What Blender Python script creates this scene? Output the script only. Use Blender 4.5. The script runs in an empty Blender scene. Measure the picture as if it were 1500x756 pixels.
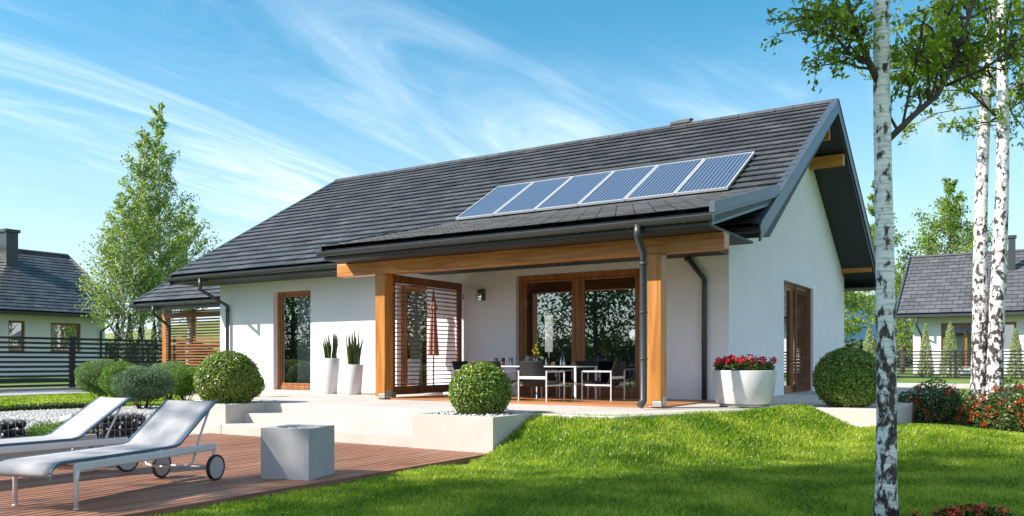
import bpy, bmesh, math, random
import numpy as np
from mathutils import Vector, Matrix

R = math.radians
PI = math.pi
scene = bpy.context.scene
COL = scene.collection

# ------------------------------------------------------------------ helpers
def tag(o, label=None, cat=None, group=None, kind=None):
    if label: o['label'] = label
    if cat: o['category'] = cat
    if group: o['group'] = group
    if kind: o['kind'] = kind
    return o

def thing(name, label, cat, loc=(0, 0, 0), rz=0.0, group=None):
    o = bpy.data.objects.new(name, None)
    o.empty_display_size = 0.2
    COL.objects.link(o)
    o.location = loc
    o.rotation_euler = (0, 0, rz)
    return tag(o, label, cat, group)

def origin_of(o):
    v = Vector((0, 0, 0))
    while o is not None:
        v = v + o.location
        o = o.parent
    return v

class MB:
    """collects shapes, builds them as one mesh object"""
    def __init__(s):
        s.v = []; s.f = []; s.sm = []
    def add(s, verts, faces, smooth=False):
        n = len(s.v)
        s.v += [tuple(v) for v in verts]
        s.f += [tuple(i + n for i in f) for f in faces]
        s.sm += [smooth] * len(faces)
        return s
    def box(s, x0, x1, y0, y1, z0, z1):
        if x0 > x1: x0, x1 = x1, x0
        if y0 > y1: y0, y1 = y1, y0
        if z0 > z1: z0, z1 = z1, z0
        v = [(x0, y0, z0), (x1, y0, z0), (x1, y1, z0), (x0, y1, z0), (x0, y0, z1), (x1, y0, z1), (x1, y1, z1), (x0, y1, z1)]
        return s.add(v, [(0, 3, 2, 1), (4, 5, 6, 7), (0, 1, 5, 4), (1, 2, 6, 5), (2, 3, 7, 6), (3, 0, 4, 7)])
    def hexa(s, v):
        return s.add(v, [(0, 3, 2, 1), (4, 5, 6, 7), (0, 1, 5, 4), (1, 2, 6, 5), (2, 3, 7, 6), (3, 0, 4, 7)])
    def bar(s, p, q, w, h, up=(0, 0, 1)):
        p = Vector(p); q = Vector(q); d = (q - p).normalized(); u = Vector(up)
        x = d.cross(u).normalized(); z = x.cross(d).normalized()
        a = x * w / 2; b = z * h / 2
        return s.hexa([p - a - b, p + a - b, q + a - b, q - a - b, p - a + b, p + a + b, q + a + b, q - a + b])
    def quad(s, *v):
        return s.add(v, [tuple(range(len(v)))])
    def tube(s, pts, r, n=8, smooth=True, caps=True):
        pts = [Vector(p) for p in pts]
        rs = r if isinstance(r, (list, tuple)) else [r] * len(pts)
        V = []; F = []
        nrm = None
        for i, p in enumerate(pts):
            if i == 0: d = pts[1] - p
            elif i == len(pts) - 1: d = p - pts[i - 1]
            else: d = (pts[i + 1] - p).normalized() + (p - pts[i - 1]).normalized()
            d.normalize()
            if nrm is None:
                nrm = d.orthogonal().normalized()
            else:
                nrm = (nrm - d * nrm.dot(d)).normalized()
            b = d.cross(nrm)
            for k in range(n):
                a = 2 * PI * k / n
                V.append(p + (nrm * math.cos(a) + b * math.sin(a)) * rs[i])
        for i in range(len(pts) - 1):
            for k in range(n):
                k2 = (k + 1) % n
                F.append((i * n + k, i * n + k2, (i + 1) * n + k2, (i + 1) * n + k))
        s.add(V, F, smooth)
        if caps:
            m = (len(pts) - 1) * n
            n0 = len(s.v) - len(V)
            s.f.append(tuple(n0 + k for k in reversed(range(n)))); s.sm.append(False)
            s.f.append(tuple(n0 + m + k for k in range(n))); s.sm.append(False)
        return s
    def lathe(s, prof, c=(0, 0, 0), n=24, smooth=True):
        V = []; F = []
        for r, z in prof:
            for k in range(n):
                a = 2 * PI * k / n
                V.append((c[0] + r * math.cos(a), c[1] + r * math.sin(a), c[2] + z))
        for i in range(len(prof) - 1):
            for k in range(n):
                k2 = (k + 1) % n
                F.append((i * n + k, i * n + k2, (i + 1) * n + k2, (i + 1) * n + k))
        return s.add(V, F, smooth)
    def disc(s, r, c, n=24, flip=False):
        V = [(c[0] + r * math.cos(2 * PI * k / n), c[1] + r * math.sin(2 * PI * k / n), c[2]) for k in range(n)]
        return s.add(V, [tuple(reversed(range(n))) if flip else tuple(range(n))])
    def ball(s, c, r, n=10, m=7, sz=1.0, smooth=True):
        prof = [(max(1e-4, r * math.sin(PI * i / m)), -r * sz * math.cos(PI * i / m)) for i in range(m + 1)]
        return s.lathe(prof, c, n, smooth)
    def prism(s, poly, a0, a1, axis='x'):
        n = len(poly)
        def P(u, v, a):
            return (a, u, v) if axis == 'x' else ((u, a, v) if axis == 'y' else (u, v, a))
        V = [P(u, v, a0) for u, v in poly] + [P(u, v, a1) for u, v in poly]
        F = [tuple(range(n)), tuple(reversed(range(n, 2 * n)))]
        F += [(i, i + n, (i + 1) % n + n, (i + 1) % n) for i in range(n)]
        return s.add(V, F)
    def build(s, name, mat, parent=None, bevel=0.0, seg=2, fix=True, world=True):
        me = bpy.data.meshes.new(name)
        off = origin_of(parent) if (parent is not None and world) else Vector((0, 0, 0))
        me.from_pydata([(v[0] - off.x, v[1] - off.y, v[2] - off.z) for v in s.v], [], s.f)
        me.polygons.foreach_set('use_smooth', s.sm)
        if fix:
            bm = bmesh.new(); bm.from_mesh(me)
            bmesh.ops.recalc_face_normals(bm, faces=bm.faces[:])
            bm.to_mesh(me); bm.free()
        me.materials.append(mat)
        me.update()
        o = bpy.data.objects.new(name, me)
        COL.objects.link(o)
        if parent is not None: o.parent = parent
        if bevel > 0:
            b = o.modifiers.new('bevel', 'BEVEL'); b.width = bevel; b.segments = seg; b.limit_method = 'ANGLE'; b.angle_limit = R(40)
            b.harden_normals = False
        return o

def np_mesh(name, V, loops, tot, mat, parent=None, world=True):
    me = bpy.data.meshes.new(name)
    V = np.asarray(V, dtype=np.float32)
    if parent is not None and world:
        V = V - np.array(origin_of(parent), dtype=np.float32)
    me.vertices.add(len(V)); me.vertices.foreach_set('co', V.ravel())
    me.loops.add(len(loops)); me.loops.foreach_set('vertex_index', np.asarray(loops, dtype=np.int32))
    tot = np.asarray(tot, dtype=np.int32)
    me.polygons.add(len(tot))
    st = np.concatenate([[0], np.cumsum(tot)[:-1]]).astype(np.int32)
    me.polygons.foreach_set('loop_start', st)
    me.polygons.foreach_set('loop_total', tot)
    me.materials.append(mat)
    me.update(calc_edges=True); me.validate()
    o = bpy.data.objects.new(name, me)
    COL.objects.link(o)
    if parent is not None: o.parent = parent
    return o

def leaf_cloud(name, pos, L, mat, parent, rng, aspect=0.55, outward=None, out_w=0.0, up_w=0.3, droop=0.0):
    """many small pointed leaves, each a folded pair of triangles"""
    n = len(pos)
    pos = np.asarray(pos, dtype=np.float64)
    nr = rng.normal(size=(n, 3)); nr[:, 2] += up_w
    nr /= np.linalg.norm(nr, axis=1, keepdims=True)
    if outward is not None:
        nr = nr * (1 - out_w) + outward * out_w
        nr /= np.linalg.norm(nr, axis=1, keepdims=True)
    t = rng.normal(size=(n, 3)); t[:, 2] -= droop
    t -= nr * np.sum(t * nr, axis=1, keepdims=True)
    t /= np.linalg.norm(t, axis=1, keepdims=True)
    b = np.cross(nr, t)
    Ls = (np.ones(n) * L) * rng.uniform(0.7, 1.3, n)
    Ls = Ls[:, None]
    fold = nr * Ls * 0.10
    v0 = pos - t * Ls * 0.5
    v1 = pos + b * Ls * aspect * 0.5 + fold - t * Ls * 0.06
    v2 = pos + t * Ls * 0.5
    v3 = pos - b * Ls * aspect * 0.5 + fold - t * Ls * 0.06
    V = np.stack([v0, v1, v2, v3], axis=1).reshape(-1, 3)
    base = (np.arange(n) * 4)[:, None]
    loops = (base + np.array([[0, 1, 2, 0, 2, 3]])).ravel()
    return np_mesh(name, V, loops, np.full(n * 2, 3), mat, parent)

def copy_tree(o, parent=None):
    c = o.copy(); COL.objects.link(c)
    if parent is not None: c.parent = parent
    for ch in [k for k in bpy.data.objects if k.parent == o]:
        copy_tree(ch, c)
    return c

# ------------------------------------------------------------------ materials
def nodes_of(name):
    m = bpy.data.materials.new(name); m.use_nodes = True
    nt = m.node_tree
    return m, nt, nt.nodes, nt.links, nt.nodes['Principled BSDF']

def ramp(N, cols):
    r = N.new('ShaderNodeValToRGB')
    el = r.color_ramp.elements
    while len(el) < len(cols): el.new(0.5)
    for e, (p, c) in zip(el, cols):
        e.position = p; e.color = (c[0], c[1], c[2], 1)
    return r

def mat_basic(name, c, rough=0.5, var=0.12, scale=6.0, bump=0.0, bscale=60.0, metal=0.0, spec=0.5, stretch=(1, 1, 1), island=0.0, detail=6.0):
    m, nt, N, Lk, P = nodes_of(name)
    tc = N.new('ShaderNodeTexCoord'); mp = N.new('ShaderNodeMapping')
    mp.inputs['Scale'].default_value = stretch
    Lk.new(tc.outputs['Object'], mp.inputs['Vector'])
    nz = N.new('ShaderNodeTexNoise'); nz.inputs['Scale'].default_value = scale; nz.inputs['Detail'].default_value = detail; nz.inputs['Roughness'].default_value = 0.6
    Lk.new(mp.outputs['Vector'], nz.inputs['Vector'])
    lo = tuple(x * (1 - var) for x in c); hi = tuple(min(1, x * (1 + var)) for x in c)
    rp = ramp(N, [(0.3, lo), (0.7, hi)])
    Lk.new(nz.outputs['Fac'], rp.inputs['Fac'])
    out = rp.outputs['Color']
    if island > 0:
        g = N.new('ShaderNodeNewGeometry')
        mr = N.new('ShaderNodeMapRange'); mr.inputs['To Min'].default_value = 1 - island; mr.inputs['To Max'].default_value = 1 + island
        Lk.new(g.outputs['Random Per Island'], mr.inputs['Value'])
        mx = N.new('ShaderNodeVectorMath'); mx.operation = 'SCALE'
        Lk.new(out, mx.inputs[0]); Lk.new(mr.outputs['Result'], mx.inputs['Scale'])
        out = mx.outputs[0]
    Lk.new(out, P.inputs['Base Color'])
    P.inputs['Roughness'].default_value = rough
    P.inputs['Metallic'].default_value = metal
    P.inputs['Specular IOR Level'].default_value = spec
    if bump > 0:
        n2 = N.new('ShaderNodeTexNoise'); n2.inputs['Scale'].default_value = bscale; n2.inputs['Detail'].default_value = 5
        Lk.new(mp.outputs['Vector'], n2.inputs['Vector'])
        bp = N.new('ShaderNodeBump'); bp.inputs['Strength'].default_value = bump; bp.inputs['Distance'].default_value = 0.01
        Lk.new(n2.outputs['Fac'], bp.inputs['Height']); Lk.new(bp.outputs['Normal'], P.inputs['Normal'])
    return m

def mat_wood(name, dark, light, axis=0, rough=0.45, scale=14.0, island=0.12):
    m, nt, N, Lk, P = nodes_of(name)
    tc = N.new('ShaderNodeTexCoord'); mp = N.new('ShaderNodeMapping')
    s = [1.0, 1.0, 1.0]; s[axis] = 0.06
    mp.inputs['Scale'].default_value = s
    Lk.new(tc.outputs['Object'], mp.inputs['Vector'])
    n1 = N.new('ShaderNodeTexNoise'); n1.inputs['Scale'].default_value = scale; n1.inputs['Detail'].default_value = 8; n1.inputs['Distortion'].default_value = 0.8
    Lk.new(mp.outputs['Vector'], n1.inputs['Vector'])
    rp = ramp(N, [(0.3, dark), (0.52, tuple((a + b) / 2 for a, b in zip(dark, light))), (0.72, light)])
    Lk.new(n1.outputs['Fac'], rp.inputs['Fac'])
    g = N.new('ShaderNodeNewGeometry'); mr = N.new('ShaderNodeMapRange')
    mr.inputs['To Min'].default_value = 1 - island; mr.inputs['To Max'].default_value = 1 + island
    Lk.new(g.outputs['Random Per Island'], mr.inputs['Value'])
    mx = N.new('ShaderNodeVectorMath'); mx.operation = 'SCALE'
    Lk.new(rp.outputs['Color'], mx.inputs[0]); Lk.new(mr.outputs['Result'], mx.inputs['Scale'])
    Lk.new(mx.outputs[0], P.inputs['Base Color'])
    P.inputs['Roughness'].default_value = rough
    bp = N.new('ShaderNodeBump'); bp.inputs['Strength'].default_value = 0.15; bp.inputs['Distance'].default_value = 0.01
    Lk.new(n1.outputs['Fac'], bp.inputs['Height']); Lk.new(bp.outputs['Normal'], P.inputs['Normal'])
    return m

def mat_leaf(name, a, b, trans=0.35, rough=0.45, c=None):
    m, nt, N, Lk, P = nodes_of(name)
    g = N.new('ShaderNodeNewGeometry')
    cols = [(0.0, a), (1.0, b)] if c is None else [(0.0, a), (0.6, b), (1.0, c)]
    rp = ramp(N, cols)
    Lk.new(g.outputs['Random Per Island'], rp.inputs['Fac'])
    Lk.new(rp.outputs['Color'], P.inputs['Base Color'])
    P.inputs['Roughness'].default_value = rough
    P.inputs['Specular IOR Level'].default_value = 0.4
    tr = N.new('ShaderNodeBsdfTranslucent')
    br = N.new('ShaderNodeVectorMath'); br.operation = 'MULTIPLY'; br.inputs[1].default_value = (1.25, 1.35, 0.6)
    Lk.new(rp.outputs['Color'], br.inputs[0]); Lk.new(br.outputs[0], tr.inputs['Color'])
    mx = N.new('ShaderNodeMixShader'); mx.inputs['Fac'].default_value = trans
    Lk.new(P.outputs[0], mx.inputs[1]); Lk.new(tr.outputs[0], mx.inputs[2])
    Lk.new(mx.outputs[0], N['Material Output'].inputs['Surface'])
    return m

def mat_birch(name, amount=0.5, zlo=0.0, zhi=6.0):
    m, nt, N, Lk, P = nodes_of(name)
    tc = N.new('ShaderNodeTexCoord')
    mp = N.new('ShaderNodeMapping'); mp.inputs['Scale'].default_value = (1.0, 1.0, 0.6)
    Lk.new(tc.outputs['Object'], mp.inputs['Vector'])
    n1 = N.new('ShaderNodeTexNoise'); n1.inputs['Scale'].default_value = 15.0; n1.inputs['Detail'].default_value = 8; n1.inputs['Roughness'].default_value = 0.60; n1.inputs['Distortion'].default_value = 0.25
    Lk.new(mp.outputs['Vector'], n1.inputs['Vector'])
    # fine horizontal lenticels
    mp2 = N.new('ShaderNodeMapping'); mp2.inputs['Scale'].default_value = (9.0, 9.0, 75.0)
    Lk.new(tc.outputs['Object'], mp2.inputs['Vector'])
    n2 = N.new('ShaderNodeTexNoise'); n2.inputs['Scale'].default_value = 1.0; n2.inputs['Detail'].default_value = 4
    Lk.new(mp2.outputs['Vector'], n2.inputs['Vector'])
    # more dark plates towards the foot of the trunk
    sx = N.new('ShaderNodeSeparateXYZ'); Lk.new(tc.outputs['Object'], sx.inputs[0])
    mr = N.new('ShaderNodeMapRange'); mr.inputs['From Min'].default_value = zlo; mr.inputs['From Max'].default_value = zhi
    mr.inputs['To Min'].default_value = 0.5 + 0.015 * amount; mr.inputs['To Max'].default_value = 0.5 - 0.14 * amount
    Lk.new(sx.outputs['Z'], mr.inputs['Value'])
    sub = N.new('ShaderNodeMath'); sub.operation = 'SUBTRACT'
    Lk.new(mr.outputs['Result'], sub.inputs[0]); Lk.new(n1.outputs['Fac'], sub.inputs[1])
    mu = N.new('ShaderNodeMath'); mu.operation = 'MULTIPLY_ADD'; mu.inputs[1].default_value = 14.0; mu.inputs[2].default_value = 0.5; mu.use_clamp = True
    Lk.new(sub.outputs[0], mu.inputs[0])
    white = ramp(N, [(0.35, (0.52, 0.48, 0.48)), (0.5, (0.76, 0.72, 0.73)), (0.7, (0.86, 0.82, 0.83))])
    Lk.new(n2.outputs['Fac'], white.inputs['Fac'])
    n3 = N.new('ShaderNodeTexNoise'); n3.inputs['Scale'].default_value = 45.0; n3.inputs['Detail'].default_value = 6
    Lk.new(tc.outputs['Object'], n3.inputs['Vector'])
    dark = ramp(N, [(0.35, (0.012, 0.010, 0.010)), (0.6, (0.07, 0.05, 0.045)), (0.8, (0.2, 0.15, 0.12))])
    Lk.new(n3.outputs['Fac'], dark.inputs['Fac'])
    mx = N.new('ShaderNodeMix'); mx.data_type = 'RGBA'
    Lk.new(mu.outputs[0], mx.inputs['Factor']); Lk.new(white.outputs['Color'], mx.inputs['A']); Lk.new(dark.outputs['Color'], mx.inputs['B'])
    Lk.new(mx.outputs['Result'], P.inputs['Base Color'])
    P.inputs['Roughness'].default_value = 0.7
    bp = N.new('ShaderNodeBump'); bp.inputs['Strength'].default_value = 0.5; bp.inputs['Distance'].default_value = 0.012
    Lk.new(mu.outputs[0], bp.inputs['Height']); Lk.new(bp.outputs['Normal'], P.inputs['Normal'])
    return m

def mat_glass(name, refl=0.35, tint=(0.84, 0.88, 0.90)):
    m, nt, N, Lk, P = nodes_of(name)
    tr = N.new('ShaderNodeBsdfTransparent'); tr.inputs['Color'].default_value = (*tint, 1)
    gl = N.new('ShaderNodeBsdfGlossy'); gl.inputs['Roughness'].default_value = 0.004; gl.inputs['Color'].default_value = (0.95, 0.98, 1, 1)
    fr = N.new('ShaderNodeFresnel'); fr.inputs['IOR'].default_value = 1.5
    ad = N.new('ShaderNodeMath'); ad.operation = 'ADD'; ad.use_clamp = True; ad.inputs[1].default_value = refl
    Lk.new(fr.outputs[0], ad.inputs[0])
    mx = N.new('ShaderNodeMixShader')
    Lk.new(ad.outputs[0], mx.inputs['Fac']); Lk.new(tr.outputs[0], mx.inputs[1]); Lk.new(gl.outputs[0], mx.inputs[2])
    Lk.new(mx.outputs[0], N['Material Output'].inputs['Surface'])
    return m

def mat_solar():
    m, nt, N, Lk, P = nodes_of('solar_glass')
    tc = N.new('ShaderNodeTexCoord')
    sx = N.new('ShaderNodeSeparateXYZ'); Lk.new(tc.outputs['Object'], sx.inputs[0])
    ml = N.new('ShaderNodeMath'); ml.operation = 'MULTIPLY'; ml.inputs[1].default_value = 1 / 0.077
    Lk.new(sx.outputs['X'], ml.inputs[0])
    fr = N.new('ShaderNodeMath'); fr.operation = 'FRACT'; Lk.new(ml.outputs[0], fr.inputs[0])
    rp = ramp(N, [(0.0, (0.16, 0.19, 0.26)), (0.25, (0.16, 0.19, 0.26)), (0.4, (0.032, 0.046, 0.085)), (1.0, (0.058, 0.078, 0.13))])
    Lk.new(fr.outputs[0], rp.inputs['Fac']); Lk.new(rp.outputs['Color'], P.inputs['Base Color'])
    P.inputs['Roughness'].default_value = 0.18
    P.inputs['Coat Weight'].default_value = 0.35; P.inputs['Coat Roughness'].default_value = 0.03
    return m

M = {}
M['stucco'] = mat_basic('white_render', (0.83, 0.785, 0.85), 0.9, 0.05, 0.8, 0.35, 130.0)
M['stucco_in'] = mat_basic('plaster_inside', (0.45, 0.45, 0.45), 0.9, 0.04, 3.0)
M['tile'] = mat_basic('roof_tile', (0.078, 0.080, 0.086), 0.38, 0.30, 1.3, 0.12, 60.0, island=0.22, spec=0.55)
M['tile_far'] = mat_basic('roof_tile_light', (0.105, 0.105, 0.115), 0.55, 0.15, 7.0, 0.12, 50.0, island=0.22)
M['anthracite'] = mat_basic('anthracite_metal', (0.042, 0.045, 0.050), 0.38, 0.08, 4.0, spec=0.5)
M['verge'] = mat_basic('verge_metal', (0.065, 0.085, 0.115), 0.4, 0.08, 4.0)
M['soffit'] = mat_basic('soffit_board', (0.030, 0.033, 0.036), 0.6, 0.08, 4.0)
M['beam'] = mat_wood('beam_wood', (0.28, 0.085, 0.010), (0.66, 0.29, 0.060), 0, 0.4)
M['post'] = mat_wood('post_wood', (0.30, 0.105, 0.016), (0.62, 0.26, 0.050), 2, 0.4)
M['purlin'] = mat_wood('purlin_wood', (0.40, 0.14, 0.014), (0.68, 0.30, 0.045), 0)
M['frame_v'] = mat_wood('frame_wood_upright', (0.20, 0.060, 0.014), (0.40, 0.15, 0.04), 2)
M['frame_h'] = mat_wood('frame_wood_level', (0.20, 0.060, 0.014), (0.40, 0.15, 0.04), 0)
M['screen'] = mat_wood('screen_wood', (0.13, 0.040, 0.012), (0.28, 0.095, 0.028), 2)
M['slat'] = mat_wood('slat_wood', (0.18, 0.062, 0.022), (0.36, 0.145, 0.055), 0)
M['floorwood'] = mat_wood('porch_floor_wood', (0.26, 0.095, 0.030), (0.50, 0.22, 0.080), 0, 0.5, island=0.2)
M['deck'] = mat_wood('deck_wood', (0.20, 0.083, 0.044), (0.39, 0.19, 0.112), 1, 0.55, 10.0, island=0.16)
M['deckedge'] = mat_wood('deck_edge_wood', (0.16, 0.065, 0.035), (0.28, 0.12, 0.07), 1, 0.55)
M['glass'] = mat_glass('window_glass', 0.30)
M['glass_far'] = mat_glass('far_window_glass', 0.35)
M['blind'] = mat_basic('dark_blind', (0.030, 0.040, 0.060), 0.6, 0.1)
M['louvre'] = mat_basic('grey_blind', (0.30, 0.31, 0.32), 0.5, 0.1)
M['curtain'] = mat_basic('white_curtain', (0.75, 0.75, 0.74), 0.9, 0.05)
M['inside_dark'] = mat_basic('room_dimness', (0.05, 0.055, 0.065), 0.9, 0.1)  # dimness of the rooms is put into this colour
M['concrete'] = mat_basic('pale_concrete', (0.50, 0.45, 0.41), 0.85, 0.11, 1.6, 0.15, 120.0)
M['slab'] = mat_basic('terrace_concrete', (0.50, 0.455, 0.42), 0.8, 0.13, 0.9, 0.1, 100.0)
M['cube'] = mat_basic('grey_concrete', (0.36, 0.35, 0.37), 0.75, 0.10, 3.0, 0.2, 90.0)
M['white_metal'] = mat_basic('white_powder_coat', (0.60, 0.58, 0.60), 0.35, 0.03)
M['sling'] = mat_basic('sling_fabric', (0.37, 0.36, 0.375), 0.85, 0.05, 20.0, 0.25, 400.0)
M['piping'] = mat_basic('slate_blue_piping', (0.055, 0.095, 0.135), 0.45, 0.1)
M['wheel'] = mat_basic('grey_wheel', (0.40, 0.38, 0.40), 0.5, 0.05)
M['rubber'] = mat_basic('black_rubber', (0.016, 0.016, 0.018), 0.6, 0.1)
M['steel'] = mat_basic('brushed_steel', (0.46, 0.44, 0.42), 0.35, 0.08, metal=0.6)
M['alu'] = mat_basic('white_aluminium', (0.58, 0.59, 0.61), 0.3, 0.04, metal=0.2)
M['pot'] = mat_basic('white_pot', (0.58, 0.56, 0.56), 0.35, 0.02)
M['soil'] = mat_basic('potting_soil', (0.030, 0.024, 0.020), 0.95, 0.4, 14.0, 0.8, 30.0)
M['black_sling'] = mat_basic('black_mesh_fabric', (0.012, 0.012, 0.014), 0.7, 0.1)
M['lampshade'] = mat_basic('lit_lamp_shade', (0.8, 0.78, 0.74), 0.8, 0.03)
M['lampshade'].node_tree.nodes['Principled BSDF'].inputs['Emission Color'].default_value = (1.0, 0.95, 0.88, 1)
M['lampshade'].node_tree.nodes['Principled BSDF'].inputs['Emission Strength'].default_value = 0.32
M['table'] = mat_basic('white_table_top', (0.78, 0.77, 0.77), 0.3, 0.03)
M['clear'] = mat_glass('clear_glass', 0.05, (0.86, 0.88, 0.88))
M['darkglass'] = mat_basic('dark_bottle_glass', (0.01, 0.015, 0.012), 0.08, 0.1)
M['juice'] = mat_basic('orange_juice', (0.75, 0.20, 0.05), 0.3, 0.1)
M['snack'] = mat_basic('orange_snack', (0.42, 0.14, 0.05), 0.6, 0.35, 60.0)
M['yellow'] = mat_basic('yellow_petal', (0.85, 0.62, 0.03), 0.5, 0.1)
M['red'] = mat_leaf('red_petal', (0.50, 0.010, 0.022), (0.75, 0.035, 0.055), 0.25)
M['berry'] = mat_leaf('berry_red', (0.40, 0.025, 0.012), (0.66, 0.085, 0.03), 0.05, 0.35)
M['lamp'] = mat_basic('bronze_lamp', (0.075, 0.072, 0.045), 0.4, 0.1)
M['parasol'] = mat_basic('red_canvas', (0.36, 0.16, 0.135), 0.85, 0.1)
M['fence'] = mat_basic('black_fence', (0.012, 0.012, 0.014), 0.5, 0.1)
M['stone_black'] = mat_basic('black_basalt', (0.022, 0.022, 0.026), 0.5, 0.4, 12.0, 0.4, 40.0, island=0.5)
M['stone_white'] = mat_basic('white_pebble', (0.44, 0.43, 0.42), 0.7, 0.1, 12.0, island=0.3)
M['wire'] = mat_basic('galvanised_wire', (0.35, 0.36, 0.38), 0.4, 0.1, metal=0.7)
M['bark'] = mat_basic('brown_bark', (0.075, 0.055, 0.045), 0.85, 0.3, 12.0, 0.4, 40.0)
M['birch'] = mat_birch('birch_bark', 1.0, 0.5, 4.5)
M['birch_dark'] = mat_birch('birch_bark_rough', 1.1, 1.0, 8.0)
M['birch_far'] = mat_birch('birch_bark_far', 0.5, 0.0, 9.0)
M['leaf_birch'] = mat_leaf('birch_leaf', (0.12, 0.19, 0.012), (0.25, 0.33, 0.022), 0.58, 0.38, (0.42, 0.47, 0.06))
M['leaf_far'] = mat_leaf('far_birch_leaf', (0.13, 0.22, 0.035), (0.25, 0.34, 0.07), 0.5, 0.5, (0.39, 0.45, 0.15))
M['leaf_garden'] = mat_leaf('garden_tree_leaf', (0.03, 0.07, 0.012), (0.07, 0.13, 0.022), 0.3)
M['box'] = mat_leaf('boxwood_leaf', (0.085, 0.155, 0.020), (0.18, 0.26, 0.036), 0.25, 0.32, (0.28, 0.34, 0.07))
M['core'] = mat_basic('crown_shade', (0.030, 0.045, 0.014), 0.9, 0.3, 20.0)  # dark filling for crowns; shade between the leaves put into its colour
M['cypress'] = mat_leaf('soft_green_needles', (0.12, 0.20, 0.065), (0.20, 0.30, 0.11), 0.2, 0.5, (0.29, 0.38, 0.17))
M['cypress_blue'] = mat_leaf('blue_green_needles', (0.075, 0.145, 0.075), (0.145, 0.235, 0.125), 0.2, 0.5, (0.24, 0.33, 0.21))
M['cypress_lime'] = mat_leaf('fresh_green_needles', (0.085, 0.185, 0.025), (0.165, 0.28, 0.04), 0.2, 0.5, (0.24, 0.36, 0.07))
M['thuja'] = mat_leaf('thuja_spray', (0.28, 0.34, 0.15), (0.42, 0.47, 0.25), 0.25, 0.6)
M['conifer_dark'] = mat_leaf('dark_conifer', (0.02, 0.045, 0.015), (0.05, 0.08, 0.03), 0.1, 0.6)
M['shrub'] = mat_leaf('shrub_leaf', (0.025, 0.060, 0.012), (0.065, 0.115, 0.022), 0.2, 0.35, (0.13, 0.17, 0.05))
M['snake'] = mat_leaf('snake_plant_leaf', (0.035, 0.065, 0.018), (0.09, 0.125, 0.035), 0.05, 0.35)
M['grass'] = mat_leaf('grass_blade', (0.065, 0.170, 0.016), (0.33, 0.44, 0.028), 0.46, 0.30, (0.60, 0.61, 0.12))
def patchy(m, scale, lo, hi):
    """let broad patches of the lawn lean greener or paler"""
    N, Lk = m.node_tree.nodes, m.node_tree.links
    rp = [n_ for n_ in N if n_.type == 'VALTORGB'][0]; g = [n_ for n_ in N if n_.type == 'NEW_GEOMETRY'][0]
    t = N.new('ShaderNodeTexCoord'); nz = N.new('ShaderNodeTexNoise'); nz.inputs['Scale'].default_value = scale; nz.inputs['Detail'].default_value = 5
    Lk.new(t.outputs['Object'], nz.inputs['Vector'])
    mr = N.new('ShaderNodeMapRange'); mr.inputs['From Min'].default_value = 0.32; mr.inputs['From Max'].default_value = 0.68; mr.inputs['To Min'].default_value = lo; mr.inputs['To Max'].default_value = hi
    Lk.new(nz.outputs['Fac'], mr.inputs['Value'])
    ad = N.new('ShaderNodeMath'); ad.operation = 'ADD'; ad.use_clamp = True
    Lk.new(g.outputs['Random Per Island'], ad.inputs[0]); Lk.new(mr.outputs['Result'], ad.inputs[1]); Lk.new(ad.outputs[0], rp.inputs['Fac'])
patchy(M['grass'], 1.6, -0.38, 0.24)
patchy(M['box'], 5.0, -0.25, 0.15)
M['stem'] = mat_basic('shrub_stem', (0.10, 0.065, 0.04), 0.85, 0.2)

# ------------------------------------------------------------------ camera, sun, sky
cam_d = bpy.data.cameras.new('camera'); cam = bpy.data.objects.new('camera', cam_d); COL.objects.link(cam)
YAW = 32.5108
cam.location = (0, 0, 0.68); cam.rotation_euler = (R(90), 0, R(YAW))
cam_d.sensor_width = 36; cam_d.lens = 1216 / 1500 * 36; cam_d.shift_y = 151 / 1500
cam_d.clip_start = 0.05; cam_d.clip_end = 3000
scene.camera = cam

SUN = Vector((0.84, 0.90, -0.96)).normalized()          # the way the light travels
sd = bpy.data.lights.new('sun', 'SUN'); so = bpy.data.objects.new('sun', sd); COL.objects.link(so)
so.rotation_euler = SUN.to_track_quat('-Z', 'Y').to_euler()
so.location = (-20, -20, 30)
sd.energy = 5.0; sd.angle = R(0.6); sd.color = (1.0, 0.93, 0.83)
elev = math.asin(-SUN.z); to = -SUN
world = bpy.data.worlds.new('World'); scene.world = world; world.use_nodes = True
wn = world.node_tree.nodes; wl = world.node_tree.links
bg = wn['Background']
sky = wn.new('ShaderNodeTexSky'); sky.sky_type = 'NISHITA'; sky.sun_disc = False
sky.sun_elevation = elev; sky.sun_rotation = math.atan2(to.x, to.y)
sky.air_density = 1.0; sky.dust_density = 0.2; sky.ozone_density = 1.4
hs = wn.new('ShaderNodeHueSaturation'); hs.inputs['Hue'].default_value = 0.478; hs.inputs['Saturation'].default_value = 1.36; hs.inputs['Value'].default_value = 0.84
wl.new(sky.outputs[0], hs.inputs['Color'])
tc = wn.new('ShaderNodeTexCoord')
nrm = wn.new('ShaderNodeVectorMath'); nrm.operation = 'NORMALIZE'; wl.new(tc.outputs['Generated'], nrm.inputs[0])
sx = wn.new('ShaderNodeSeparateXYZ'); wl.new(nrm.outputs[0], sx.inputs[0])
zz = wn.new('ShaderNodeMath'); zz.operation = 'ADD'; zz.inputs[1].default_value = 0.16; wl.new(sx.outputs['Z'], zz.inputs[0])
zc = wn.new('ShaderNodeMath'); zc.operation = 'MAXIMUM'; zc.inputs[1].default_value = 0.05; wl.new(zz.outputs[0], zc.inputs[0])
iv = wn.new('ShaderNodeMath'); iv.operation = 'DIVIDE'; iv.inputs[0].default_value = 1.0; wl.new(zc.outputs[0], iv.inputs[1])
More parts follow.
